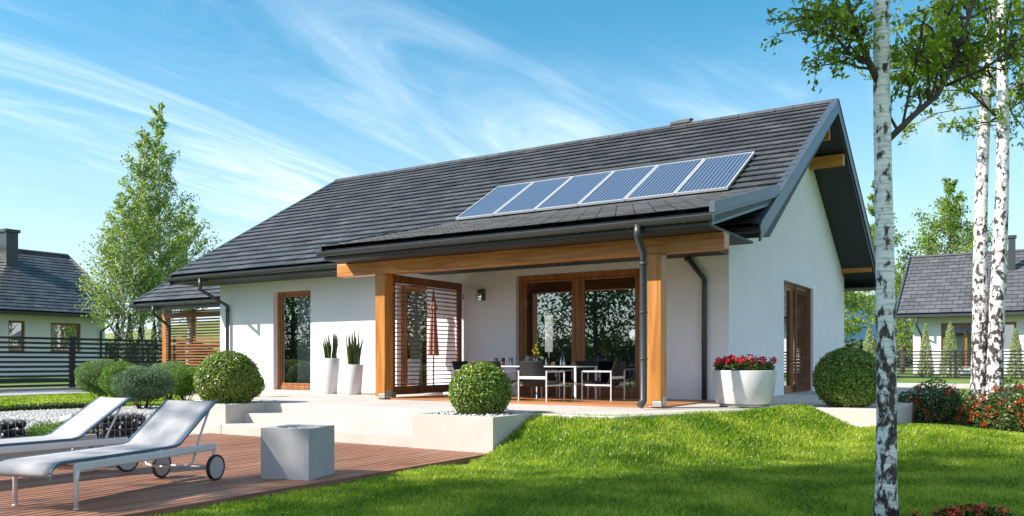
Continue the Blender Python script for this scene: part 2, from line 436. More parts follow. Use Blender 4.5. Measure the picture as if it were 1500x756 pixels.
cp = wn.new('ShaderNodeVectorMath'); cp.operation = 'SCALE'; wl.new(nrm.outputs[0], cp.inputs[0]); wl.new(iv.outputs[0], cp.inputs['Scale'])
def cloud_layer(ang, scale, nscale, loc, lo, hi, dist=1.2, detail=9, rough=0.58):
    """streaks running along compass angle ang (degrees from +X)"""
    m0 = wn.new('ShaderNodeMapping'); m0.inputs['Rotation'].default_value = (0, 0, R(-ang))
    wl.new(cp.outputs[0], m0.inputs['Vector'])
    mp = wn.new('ShaderNodeMapping'); mp.inputs['Scale'].default_value = scale; mp.inputs['Location'].default_value = loc
    wl.new(m0.outputs[0], mp.inputs['Vector'])
    nz = wn.new('ShaderNodeTexNoise'); nz.inputs['Scale'].default_value = nscale; nz.inputs['Detail'].default_value = detail
    nz.inputs['Roughness'].default_value = rough; nz.inputs['Distortion'].default_value = dist
    wl.new(mp.outputs[0], nz.inputs['Vector'])
    mr = wn.new('ShaderNodeMapRange'); mr.interpolation_type = 'SMOOTHSTEP'; mr.inputs['From Min'].default_value = lo; mr.inputs['From Max'].default_value = hi
    wl.new(nz.outputs['Fac'], mr.inputs['Value'])
    return mr.outputs['Result']
def mathn(op, a, b, clamp=False):
    n_ = wn.new('ShaderNodeMath'); n_.operation = op; n_.use_clamp = clamp
    for i_, v_ in enumerate((a, b)):
        if isinstance(v_, (int, float)): n_.inputs[i_].default_value = v_
        else: wl.new(v_, n_.inputs[i_])
    return n_.outputs[0]
c1 = cloud_layer(82, (0.45, 1.7, 1), 1.25, (0.3, 0.4, 9), 0.44, 0.80, 1.6, 10, 0.62)
c2 = cloud_layer(100, (0.55, 0.8, 1), 0.75, (5.3, 4.2, 8), 0.42, 0.68, 0.5, 3)
c3 = cloud_layer(76, (0.5, 3.2, 1), 2.0, (1.0, 6.0, 1), 0.40, 0.85, 1.4, 10, 0.65)
cl = mathn('ADD', mathn('MULTIPLY', c1, c2), mathn('MULTIPLY', mathn('MULTIPLY', c3, c2), 0.15), True)
cl = mathn('MULTIPLY', cl, 0.55)
# unseen white cloud veil behind the viewpoint, added to neutralise the sky's fill light
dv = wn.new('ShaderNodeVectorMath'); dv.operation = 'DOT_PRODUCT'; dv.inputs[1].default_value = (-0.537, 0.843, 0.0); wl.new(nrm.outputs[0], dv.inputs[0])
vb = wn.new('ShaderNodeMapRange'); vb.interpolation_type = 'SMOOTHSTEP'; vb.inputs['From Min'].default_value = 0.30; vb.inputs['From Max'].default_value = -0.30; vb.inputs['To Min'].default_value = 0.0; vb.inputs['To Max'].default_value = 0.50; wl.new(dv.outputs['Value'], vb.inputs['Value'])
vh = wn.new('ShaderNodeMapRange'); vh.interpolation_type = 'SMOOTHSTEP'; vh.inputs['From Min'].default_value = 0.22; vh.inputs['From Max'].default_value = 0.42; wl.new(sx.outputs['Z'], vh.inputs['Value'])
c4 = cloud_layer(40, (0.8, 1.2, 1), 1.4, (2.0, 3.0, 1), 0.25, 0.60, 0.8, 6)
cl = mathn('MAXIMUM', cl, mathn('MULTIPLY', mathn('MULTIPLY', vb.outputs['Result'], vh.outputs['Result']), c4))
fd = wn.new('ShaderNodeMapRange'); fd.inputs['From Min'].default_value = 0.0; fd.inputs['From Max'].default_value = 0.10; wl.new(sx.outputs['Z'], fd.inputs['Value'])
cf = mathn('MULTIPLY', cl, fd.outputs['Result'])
# pale humid air low over the horizon
hz = wn.new('ShaderNodeMapRange'); hz.interpolation_type = 'SMOOTHSTEP'; hz.inputs['From Min'].default_value = -0.02; hz.inputs['From Max'].default_value = 0.40; hz.inputs['To Min'].default_value = 0.78; hz.inputs['To Max'].default_value = 0.0
wl.new(sx.outputs['Z'], hz.inputs['Value'])
mixh = wn.new('ShaderNodeMix'); mixh.data_type = 'RGBA'; mixh.inputs['B'].default_value = (3.35, 4.1, 4.75, 1)
wl.new(hz.outputs['Result'], mixh.inputs['Factor']); wl.new(hs.outputs[0], mixh.inputs['A'])
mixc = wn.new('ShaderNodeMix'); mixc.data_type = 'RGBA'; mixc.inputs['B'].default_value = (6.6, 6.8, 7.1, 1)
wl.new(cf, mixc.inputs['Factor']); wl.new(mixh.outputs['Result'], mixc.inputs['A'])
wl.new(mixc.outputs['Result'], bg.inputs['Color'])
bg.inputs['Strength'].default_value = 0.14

vs = scene.view_settings
vs.view_transform = 'Standard'; vs.look = 'None'; vs.gamma = 1.0; vs.exposure = 0.80; vs.use_curve_mapping = False
scene.render.engine = 'CYCLES'
cy = scene.cycles
cy.max_bounces = 7; cy.diffuse_bounces = 3; cy.glossy_bounces = 3; cy.transmission_bounces = 4; cy.transparent_max_bounces = 10
cy.caustics_reflective = False; cy.caustics_refractive = False
cy.sample_clamp_indirect = 6.0
cy.use_denoising = True; cy.denoiser = 'OPENIMAGEDENOISE'; cy.denoising_input_passes = 'RGB_ALBEDO_NORMAL'; cy.denoising_prefilter = 'NONE'

# ------------------------------------------------------------------ ground
def sstep(a, b, x):
    t = np.clip((x - a) / (b - a), 0, 1); return t * t * (3 - 2 * t)
SLAB_A = [(-5.58, 9.32), (-4.45, 9.32), (-2.95, 12.45), (-2.95, 14.0), (-5.58, 14.0)]
def dist_poly(X, Y, poly):
    d = np.full(X.shape, 1e9); inside = np.zeros(X.shape, bool)
    n = len(poly)
    for i in range(n):
        x0, y0 = poly[i]; x1, y1 = poly[(i + 1) % n]
        ex, ey = x1 - x0, y1 - y0
        t = np.clip(((X - x0) * ex + (Y - y0) * ey) / (ex * ex + ey * ey), 0, 1)
        d = np.minimum(d, np.hypot(X - (x0 + t * ex), Y - (y0 + t * ey)))
        c = ((y0 > Y) != (y1 > Y)) & (X < (x1 - x0) * (Y - y0) / (y1 - y0 + 1e-12) + x0)
        inside ^= c
    return np.where(inside, 0.0, d)
def ground_z(X, Y):
    X = np.asarray(X, float); Y = np.asarray(Y, float)
    b = -0.555 + 0.10 * sstep(7, 12, Y) + 0.42 * sstep(24, 44, Y)
    left = sstep(-10.9, -12.4, X) * sstep(3.0, 6.5, Y)
    b = np.maximum(b, -0.50 + 0.22 * left * sstep(-11.5, -13.5, X)) * 1.0
    b = b + 0.21 * np.exp(-(((X + 1.4) / 1.6) ** 2 + ((Y - 12.6) / 1.5) ** 2))
    b = np.where(X < -20, np.maximum(b, -0.30), b)
    d = dist_poly(X, Y, SLAB_A)
    s = -0.030 - 0.40 * np.maximum(0, d - 0.05)
    s = s + 0.085 * np.exp(-(((X + 2.75) / 0.5) ** 2 + ((Y - 12.0) / 0.8) ** 2))
    k = 0.06
    h = np.clip(0.5 + 0.5 * (s - b) / k, 0, 1)
    z = b * (1 - h) + s * h + k * h * (1 - h)
    z = z + 0.012 * np.sin(X * 1.7 + 0.6) * np.sin(Y * 1.3 + 1.1)
    return z
DECK_X1 = -5.62
def under_built(X, Y):
    deck = (X < DECK_X1 + 0.02) & (X > -11.05) & (Y < 8.45) & (Y > 0.95)
    steps = (X < -5.62) & (X > -12.3) & (Y > 8.40) & (Y < 10.0)
    slab = ((X < -4.5) & (X > -12.4) & (Y > 9.42) & (Y < 23.4)) | ((X <= -12.4) & (X > -17.5) & (Y > 12.8) & (Y < 23.4))
    slab2 = (X >= -4.5) & (X < -1.85) & (Y > 12.58) & (Y < 23.4)
    tri = (X >= -4.5) & (X < -3.0) & (Y > 9.42 + (X + 4.5) * 2.09) & (Y <= 12.6)
    return deck | steps | slab | slab2 | tri
xs = np.unique(np.concatenate([np.linspace(-600, -60, 19), np.linspace(-60, -15, 46), np.arange(-15, 6, 0.12), np.linspace(6, 40, 35), np.linspace(40, 600, 19)]))
ys = np.unique(np.concatenate([np.linspace(-300, -20, 12), np.linspace(-20, 2, 23), np.arange(2, 16, 0.12), np.linspace(16, 60, 45), np.linspace(60, 700, 23)]))
GX, GY = np.meshgrid(xs, ys)
GZ = ground_z(GX, GY)
GZ = np.where(under_built(GX, GY), -0.75, GZ)
nx, ny = len(xs), len(ys)
V = np.stack([GX.ravel(), GY.ravel(), GZ.ravel()], 1)
ii, jj = np.meshgrid(np.arange(nx - 1), np.arange(ny - 1))
q = (jj * nx + ii).ravel()
loops = np.stack([q, q + 1, q + 1 + nx, q + nx], 1).ravel()
def mat_ground():
    m, nt, N, Lk, P = nodes_of('lawn_soil')
    t = N.new('ShaderNodeTexCoord'); n1 = N.new('ShaderNodeTexNoise'); n1.inputs['Scale'].default_value = 0.7; n1.inputs['Detail'].default_value = 8
    Lk.new(t.outputs['Object'], n1.inputs['Vector'])
    rp = ramp(N, [(0.3, (0.075, 0.14, 0.016)), (0.55, (0.125, 0.205, 0.026)), (0.75, (0.20, 0.26, 0.055))])
    Lk.new(n1.outputs['Fac'], rp.inputs['Fac']); Lk.new(rp.outputs['Color'], P.inputs['Base Color'])
    n2 = N.new('ShaderNodeTexNoise'); n2.inputs['Scale'].default_value = 60; n2.inputs['Detail'].default_value = 4
    Lk.new(t.outputs['Object'], n2.inputs['Vector'])
    bp = N.new('ShaderNodeBump'); bp.inputs['Strength'].default_value = 0.6; bp.inputs['Distance'].default_value = 0.03
    Lk.new(n2.outputs['Fac'], bp.inputs['Height']); Lk.new(bp.outputs['Normal'], P.inputs['Normal'])
    P.inputs['Roughness'].default_value = 0.9
    return m
g = np_mesh('ground', V, loops, np.full(len(loops) // 4, 4), mat_ground()); tag(g, kind='structure')
g.data.polygons.foreach_set('use_smooth', np.ones(len(g.data.polygons), bool))

# hills far behind
def hill(name, pts, y_front, depth, mat, seed, rough):
    """a ridge whose crest passes through (x, height) pairs, modelled as a rounded heightfield"""
    rng = np.random.default_rng(seed)
    X = np.linspace(pts[0][0], pts[-1][0], 120); H = np.interp(X, [p[0] for p in pts], [p[1] for p in pts])
    for k in range(1, 6):
        H = H + rough / k * np.sin(X * (0.013 * 2 ** k) + rng.uniform(0, 6))
    T = np.linspace(0, 1, 24)
    XX, TT = np.meshgrid(X, T)
    ZZ = np.sin(TT * PI) ** 0.8 * H[None, :] - 1.0
    ZZ = ZZ + rough * 0.25 * np.sin(XX * 0.11 + TT * 9) * np.sin(TT * PI)
    YY = y_front + TT * depth
    V = np.stack([XX.ravel(), YY.ravel(), ZZ.ravel()], 1)
    i2, j2 = np.meshgrid(np.arange(119), np.arange(23)); q = (j2 * 120 + i2).ravel()
    lp = np.stack([q, q + 1, q + 121, q + 120], 1).ravel()
    o = np_mesh(name, V, lp, np.full(len(lp) // 4, 4), mat); tag(o, kind='structure')
    o.data.polygons.foreach_set('use_smooth', np.ones(len(o.data.polygons), bool))
    return o
M['field'] = mat_basic('meadow', (0.165, 0.20, 0.055), 0.95, 0.45, 0.035, detail=8, stretch=(1, 2.5, 1))
M['forest'] = mat_basic('hazed_forest', (0.010, 0.055, 0.115), 0.95, 0.4, 0.03, detail=10)  # blue of the distant air is put into the forest colour
hill('hill', [(-420, 4), (-300, 14), (-220, 17), (-150, 12), (-60, 6), (40, 6.5), (120, 5), (260, 9)], 130, 160, M['field'], 3, 0.9)
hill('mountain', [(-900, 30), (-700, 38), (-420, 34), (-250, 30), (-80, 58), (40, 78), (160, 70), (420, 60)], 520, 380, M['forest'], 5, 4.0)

# ------------------------------------------------------------------ terrace, steps, deck
def slab_piece(poly, z0, z1, mb):
    mb.prism(poly, z0, z1, 'z')
mb = MB()
mb.prism([(-12.5, 9.25), (-4.40, 9.25), (-2.90, 12.5), (-1.75, 12.5), (-1.75, 23.6), (-17.6, 23.6), (-17.6, 12.7), (-12.5, 12.7)], -0.7, 0.0, 'z')
t = mb.build('terrace', M['slab'], bevel=0.012); tag(t, kind='structure')
mb = MB()
mb.box(-10.68, -6.86, 8.82, 9.248, -0.7, -0.147)
mb.box(-10.68, -6.86, 8.40, 8.818, -0.7, -0.293)
mb.box(-11.6, -10.68, 8.395, 8.48, -0.7, -0.293)
t = mb.build('steps', M['concrete'], bevel=0.010); tag(t, kind='structure')
mb = MB(); bw = 0.100
rngp = random.Random(4)
x = DECK_X1 - 0.03
while x - bw > -11.0:
    mb.box(x - bw + 0.024, x, 0.9 if x > -9.9 else 6.35, 8.385, -0.475, -0.44 + rngp.uniform(-0.001, 0.001))
    x -= bw
t = mb.build('deck', M['deck'], bevel=0.004, seg=1); tag(t, kind='structure')
mb = MB(); mb.box(DECK_X1 - 0.026, DECK_X1, 0.9, 8.39, -0.70, -0.4385); mb.box(-9.9, DECK_X1 - 0.03, 0.9, 8.36, -0.70, -0.505); mb.box(-11.0, -9.901, 6.36, 8.36, -0.70, -0.506)
mb.box(DECK_X1, DECK_X1 + 0.02, 0.9, 8.385, -0.70, -0.462)
t = mb.build('deck_edge', M['deckedge'], bevel=0.004); tag(t, kind='structure')
mb = MB(); mb.box(-11.1, -9.96, 0.9, 6.3, -0.72, -0.452); t = mb.build('planting_bed', M['soil']); tag(t, kind='structure')
# porch floor boards
mb = MB(); y = 11.22
while y < 13.60:
    mb.box(-10.0, -4.62, y, min(y + 0.135, 13.64), 0.002, 0.022); y += 0.141
t = mb.build('porch_floor', M['floorwood'], bevel=0.003, seg=1); tag(t, kind='structure')

# built-in planters
p = thing('concrete_planter', 'low cream concrete planter at the end of the steps beside the lawn', 'planter', (-6.23, 8.38, -0.44), group='planters flanking the steps')
def planter(p, x0, x1, y0, y1, zb, seed):
    mb = MB(); w = 0.07
    mb.box(x0, x1, y0, y0 + w, zb, 0.0); mb.box(x0, x1, y1 - w, y1, zb, 0.0)
    mb.box(x0, x0 + w, y0 + w, y1 - w, zb, 0.0); mb.box(x1 - w, x1, y0 + w, y1 - w, zb, 0.0)
    mb.box(x0 + w, x1 - w, y0 + w, y1 - w, zb, -0.07)
    mb.build('walls', M['concrete'], p, bevel=0.006)
    r = random.Random(seed); g = MB()
    for k in range(int(700 * (x1 - x0) * (y1 - y0))):
        s = r.uniform(0.012, 0.026)
        g.ball((r.uniform(x0 + w + .02, x1 - w - .02), r.uniform(y0 + w + .02, y1 - w - .02), -0.05 + r.uniform(0, 0.05)), s, 6, 4, 0.7)
    o = g.build('gravel', M['stone_white'], p, fix=False); tag(o, kind='stuff')
planter(p, -6.86, -5.60, 8.36, 9.72, -0.60, 1)
p2 = thing('concrete_planter', 'cream concrete planter at the sunbed end of the steps', 'planter', (-11.3, 8.5, -0.44), group='planters flanking the steps')
planter(p2, -12.1, -10.68, 8.48, 9.9, -0.60, 2)

# ------------------------------------------------------------------ the house
WY, GXW = 13.65, -4.40                 # front wall plane, gable wall plane
EY, EZ, RY, RZ = 12.75, 2.77, 18.46, 6.15   # eave and ridge of the tile plane
SL = (RZ - EZ) / (RY - EY)
LX, RX = -18.10, -3.60
house = thing('house', 'white single storey house with dark tiled gable roof and wooden porch behind the steps', 'house', (-10.9, 18.46, 0))

def wall_grid(mb, axis, pos, a0, a1, z0, z1, holes, depth, inward):
    """a wall sheet with rectangular openings and their reveals"""
    A = sorted(set([a0, a1] + [h[0] for h in holes] + [h[1] for h in holes]))
    Z = sorted(set([z0, z1] + [h[2] for h in holes] + [h[3] for h in holes]))
    P = (lambda a, z, o=0.0: (a, pos + o, z)) if axis == 'y' else (lambda a, z, o=0.0: (pos + o, a, z))
    for i in range(len(A) - 1):
        for j in range(len(Z) - 1):
            am, zm = (A[i] + A[i + 1]) / 2, (Z[j] + Z[j + 1]) / 2
            if any(h[0] < am < h[1] and h[2] < zm < h[3] for h in holes): continue
            mb.quad(P(A[i], Z[j]), P(A[i + 1], Z[j]), P(A[i + 1], Z[j + 1]), P(A[i], Z[j + 1]))
    d = depth * inward
    for h in holes:
        mb.quad(P(h[0], h[2]), P(h[0], h[3]), P(h[0], h[3], d), P(h[0], h[2], d))
        mb.quad(P(h[1], h[2]), P(h[1], h[3]), P(h[1], h[3], d), P(h[1], h[2], d))
        mb.quad(P(h[0], h[3]), P(h[1], h[3]), P(h[1], h[3], d), P(h[0], h[3], d))
        if h[2] > z0 + 0.01: mb.quad(P(h[0], h[2]), P(h[1], h[2]), P(h[1], h[2], d), P(h[0], h[2], d))

WIN = (-15.46, -14.21, 0.0, 2.33); NAR = (-11.62, -10.80, 0.0, 2.30); DOOR = (-8.61, -6.01, 0.0, 2.34)
GWIN = (17.17, 19.74, 0.0, 2.33)
mb = MB()
wall_grid(mb, 'y', WY, -17.4, GXW, 0.0, 2.66, [WIN, NAR, DOOR], 0.26, 1)
wall_grid(mb, 'x', GXW, WY, 23.27, 0.0, 2.66, [GWIN], 0.26, -1)
gz = lambda y: (RZ - 0.27) - SL * abs(y - RY)
mb.quad((GXW, WY, 2.66), (GXW, 23.27, 2.66), (GXW, 23.27, gz(23.27)), (GXW, RY, gz(RY)), (GXW, WY, gz(WY)))
mb.quad((-17.4, WY, 0), (-17.4, 23.27, 0), (-17.4, 23.27, gz(23.27)), (-17.4, RY, gz(RY)), (-17.4, WY, gz(WY)))
mb.quad((-17.4, 23.27, 0), (GXW, 23.27, 0), (GXW, 23.27, 2.66), (-17.4, 23.27, 2.66))
wall = mb.build('wall', M['stucco'], house, fix=False)
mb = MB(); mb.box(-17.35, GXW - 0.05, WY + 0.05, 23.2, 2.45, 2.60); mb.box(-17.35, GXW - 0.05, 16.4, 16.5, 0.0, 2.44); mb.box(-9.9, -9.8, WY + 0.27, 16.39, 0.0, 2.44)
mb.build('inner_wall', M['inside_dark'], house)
mb = MB(); mb.box(-17.39, GXW - .004, WY - 0.004, WY + 0.05, 0.001, 0.03)

# roof
def slope_tiles(mb, x0, x1, ey, ez, ry, rz, tw=0.40, course=0.285, lift=0.056, rng=None, gap=0.010, th=0.020):
    L = math.hypot(ry - ey, rz - ez); uy, uz = (ry - ey) / L, (rz - ez) / L; ny_, nz_ = -uz, uy
    n = int(round(L / course)); c = L / n
    for i in range(n):
        s0, s1 = i * c - 0.02, (i + 1) * c + 0.03
        off = (tw / 2 if i % 2 else 0.0)
        x = x0 - off
        while x < x1 - 0.01:
            a, b = max(x0, x + gap / 2), min(x1, x + tw - gap / 2)
            if b - a > 0.02:
                j = rng.uniform(-0.003, 0.003)
                lo, hi = lift + j, 0.010 + j
                def P(xx, s, h): return (xx, ey + uy * s + ny_ * h, ez + uz * s + nz_ * h)
                mb.hexa([P(a, s0, lo - th), P(b, s0, lo - th), P(b, s1, hi - th), P(a, s1, hi - th), P(a, s0, lo), P(b, s0, lo), P(b, s1, hi), P(a, s1, hi)])
            x += tw
rt = random.Random(11)
mb = MB(); slope_tiles(mb, LX + 0.04, RX - 0.05, EY - 0.03, EZ, RY, RZ, rng=rt)
for k in range(46):                                   # far slope: plain courses are enough behind the ridge
    pass
roof = mb.build('roof', M['tile'], house)
mb = MB()
T = 0.24
nyz = math.hypot(1, SL)
prof = [(EY + 0.06, EZ - 0.03), (RY, RZ - 0.016), (2 * RY - EY - 0.06, EZ - 0.03), (2 * RY - EY - 0.06, EZ - 0.15), (2 * RY - WY + 0.35, 2.63 + 0.02), (RY, RZ - T - 0.03), (WY - 0.35, 2.65), (EY + 0.06, EZ - 0.15)]
mb.prism(prof, LX + 0.03, RX - 0.03)
mb.build('roof_deck', M['soffit'], house)
mb = MB(); slope_tiles(mb, LX + 0.04, RX - 0.05, 2 * RY - EY + 0.03, EZ, RY, RZ, tw=0.6, course=0.58, rng=rt)
mb.build('roof', M['tile'], house)
# ridge caps
mb = MB(); x = LX
while x < RX - 0.02:
    x2 = min(x + 0.40, RX)
    pr = [(RY - 0.13, RZ - 0.02), (RY - 0.055, RZ + 0.062), (RY, RZ + 0.078), (RY + 0.055, RZ + 0.062), (RY + 0.13, RZ - 0.02)]
    mb.prism(pr, x + 0.004, x2 - 0.004); x = x2
mb.build('ridge_tile', M['tile'], house, bevel=0.008, seg=2)
mb = MB(); mb.box(-7.32, -6.84, RY - 0.10, RY + 0.10, RZ + 0.05, RZ + 0.125); mb.box(-7.15, -6.80, RY - 0.07, RY + 0.07, RZ + 0.125, RZ + 0.15)
mb.build('ridge_vent', M['tile'], house, bevel=0.01)
# verge boards
def verge(mb, x, side, ya, za, yb, zb, h=0.20, w=0.035, cap=True):
    """sloping board of height h below the tile plane, with a metal cap above it"""
    mb.add(*hex_slope(x, x + side * w, ya, za, yb, zb, -h, 0.03))
    if cap: mb.add(*hex_slope(x - side * 0.10, x + side * (w + 0.012), ya, za, yb, zb, 0.032, 0.062))
def hex_slope(x0, x1, ya, za, yb, zb, lo, hi):
    if x0 > x1: x0, x1 = x1, x0
    v = [(x0, ya, za + lo), (x1, ya, za + lo), (x1, yb, zb + lo), (x0, yb, zb + lo), (x0, ya, za + hi), (x1, ya, za + hi), (x1, yb, zb + hi), (x0, yb, zb + hi)]
    return v, [(0, 3, 2, 1), (4, 5, 6, 7), (0, 1, 5, 4), (1, 2, 6, 5), (2, 3, 7, 6), (3, 0, 4, 7)]
BY = 2 * RY - EY
mb = MB(); verge(mb, RX - 0.035, 1, EY - 0.05, EZ - 0.03, RY, RZ, 0.235); mb.build('verge_board', M['verge'], house, bevel=0.004, seg=1)
mb = MB(); verge(mb, RX - 0.035, 1, BY + 0.05, EZ - 0.03, RY - 0.001, RZ, 0.235); mb.build('verge_board', M['anthracite'], house, bevel=0.004, seg=1)
mb = MB(); mb.add(*hex_slope(RX - 0.11, RX - 0.05, BY, EZ, RY + 0.05, RZ, -0.30, -0.20)); mb.build('verge_strip', M['anthracite'], house)
for (ya, za, yb, zb) in ((EY - 0.05, EZ - 0.03, RY, RZ), (BY + 0.05, EZ - 0.03, RY - 0.001, RZ)):
    mb = MB(); verge(mb, LX + 0.035, -1, ya, za, yb, zb, 0.22); mb.build('verge_board', M['anthracite'], house)
# soffits and fascias
mb = MB(); mb.box(LX + 0.04, GXW - 0.01, EY + 0.03, WY - 0.002, 2.585, 2.615); mb.build('soffit', M['soffit'], house)
mb = MB(); mb.box(LX + 0.035, RX - 0.036, EY + 0.005, EY + 0.029, 2.575, EZ - 0.012); mb.build('fascia', M['anthracite'], house)
mb = MB(); mb.box(LX + 0.04, RX - 0.04, 2 * RY - WY + 0.002, BY - 0.03, 2.585, 2.615); mb.build('soffit', M['soffit'], house)
# gutters
def gutter(x0, x1, y, z, r=0.065, clips=6, parent=house):
    pr = [(y - r, z), (y - r - 0.012, z + 0.012), (y - r - 0.012, z - 0.006)]
    pr = [(y - r - 0.006, z + 0.012), (y - r - 0.006, z)] + [(y - r * math.cos(a), z - r * math.sin(a) * 1.05) for a in [PI * k / 10 for k in range(1, 10)]] + [(y + r, z), (y + r, z + 0.012)]
    mb = MB(); mb.prism(pr, x0, x1)
    g = mb.build('gutter', M['anthracite'], parent)
    for k in range(clips):
        b = MB(); xx = x0 + (k + 0.5) * (x1 - x0) / clips
        b.box(xx - 0.012, xx + 0.012, y - r - 0.011, y + r, z + 0.012, z + 0.018); b.box(xx - 0.012, xx + 0.012, y + r - 0.008, y + r, z - r * 1.08, z + 0.0125); b.box(xx - 0.012, xx + 0.012, y - r * 0.5, y + r, z - r * 1.08, z - r * 0.9)
        b.build('bracket', M['anthracite'], g)
    return g
gutter(LX + 0.0, -10.80, EY - 0.075, 2.700, clips=9)
gutter(-4.35, RX + 0.02, EY - 0.075, 2.700, clips=1)
# purlins in the gable
mb = MB(); mb.box(GXW - 0.02, RX - 0.07, 19.30, 19.47, 5.00, 5.24); mb.build('purlin', M['purlin'], house, bevel=0.008)
mb = MB(); mb.box(GXW - 0.02, RX - 0.07, 22.92, 23.09, 2.98, 3.20); mb.build('purlin', M['purlin'], house, bevel=0.008)
mb = MB(); mb.box(GXW - 0.02, RX - 0.20, 18.50, 18.62, 5.40, 5.66); mb.build('purlin', M['purlin'], house, bevel=0.008)

# porch roof
PY, PZ, PX0 = 10.60, 2.66, -10.75
PS = 0.25
JY = (EZ - SL * EY + 0.0 - (PZ - PS * PY)) / (PS - SL)
JZ = PZ + PS * (JY - PY)
mb = MB(); slope_tiles(mb, PX0 + 0.04, RX - 0.05, PY - 0.03, PZ + 0.02, JY + 0.12, JZ + 0.05, tw=0.30, course=0.345, lift=0.045, rng=rt)
mb.build('porch_roof', M['tile'], house, bevel=0.005, seg=1)
mb = MB()
mb.prism([(PY + 0.06, PZ - 0.015), (JY, JZ - 0.015), (JY, JZ - 0.14), (PY + 0.06, PZ - 0.14)], PX0 + 0.03, RX - 0.03)
mb.build('porch_deck', M['soffit'], house)
mb = MB(); verge(mb, RX - 0.033, 1, PY - 0.05, PZ + 0.02, JY - 0.25, JZ - 0.045, 0.10, cap=False)
mb.add(*hex_slope(RX - 0.06, RX + 0.018, PY - 0.06, PZ + 0.02, JY - 0.25, JZ - 0.045, -0.06, 0.085))
mb.build('porch_verge', M['verge'], house, bevel=0.004, seg=1)
mb = MB(); mb.add(*hex_slope(RX - 0.075, RX - 0.035, PY - 0.02, PZ - 0.0, JY - 0.6, JZ - 0.14, -0.20, -0.085)); mb.build('porch_verge', M['verge'], house, bevel=0.004, seg=1)
mb = MB(); verge(mb, PX0 + 0.033, -1, PY - 0.05, PZ + 0.02, JY - 0.1, JZ - 0.005, 0.17); mb.build('porch_verge', M['anthracite'], house)
mb = MB(); mb.box(PX0 + 0.034, RX - 0.034, PY + 0.02, PY + 0.05, PZ - 0.19, PZ - 0.01); mb.build('fascia', M['anthracite'], house)
mb = MB(); mb.box(PX0 + 0.04, RX - 0.08, PY + 0.051, EY - 0.17, PZ - 0.20, PZ - 0.165); mb.box(PX0 + 0.04, GXW - 0.01, EY - 0.169, WY - 0.003, PZ - 0.20, PZ - 0.165); mb.build('soffit', M['soffit'], house)
gutter(PX0 - 0.02, RX + 0.0, PY - 0.065, PZ - 0.075, r=0.062, clips=9)
# porch beam and posts
mb = MB(); mb.box(-10.93, -3.66, 11.15, 11.38, 2.225, 2.458); mb.build('beam', M['beam'], house, bevel=0.010)
def post(x0):
    mb = MB(); mb.box(x0, x0 + 0.225, 11.153, 11.378, 0.055, 2.222); p_ = mb.build('post', M['post'], house, bevel=0.008)
    s = MB(); s.box(x0 + 0.03, x0 + 0.195, 11.18, 11.35, 0.0225, 0.032); s.box(x0 + 0.09, x0 + 0.135, 11.24, 11.29, 0.032, 0.055)
    s.box(x0 + 0.226, x0 + 0.236, 11.19, 11.34, 0.04, 0.17); s.box(x0 + 0.10, x0 + 0.24, 11.135, 11.150, 0.024, 0.10)
    s.build('post_shoe', M['steel'], p_, bevel=0.003)
post(-10.0); post(-4.81)
# slatted privacy screen between post and wall
sc_ = MB()
X0, X1 = -9.915, -9.865
sc_.box(X0, X1, 11.41, 11.55, 0.07, 2.245); sc_.box(X0, X1, 13.47, 13.60, 0.07, 2.245)
sc_.box(X0, X1, 11.553, 13.467, 2.10, 2.245); sc_.box(X0, X1, 11.553, 13.467, 0.07, 0.22)
scr = sc_.build('slatted_screen', M['screen'], house, bevel=0.006)
sl = MB(); k = 0
n = 24
for k in range(n):
    z = 0.255 + k * (2.07 - 0.255) / (n - 1)
    sl.bar((X0 + 0.025, 11.552, z), (X0 + 0.025, 13.468, z), 0.058, 0.019)
s_ = sl.build('slats', M['screen'], scr)
for bb in ((X1, X1 + 0.008, 11.40, 11.50, 1.93, 2.03), (X1, X1 + 0.008, 13.56, 13.645, 1.93, 2.03), (X1, X1 + 0.008, 11.45, 11.56, 0.024, 0.12)):
    h_ = MB(); h_.box(*bb); h_.build('hinge', M['steel'], scr, bevel=0.003)

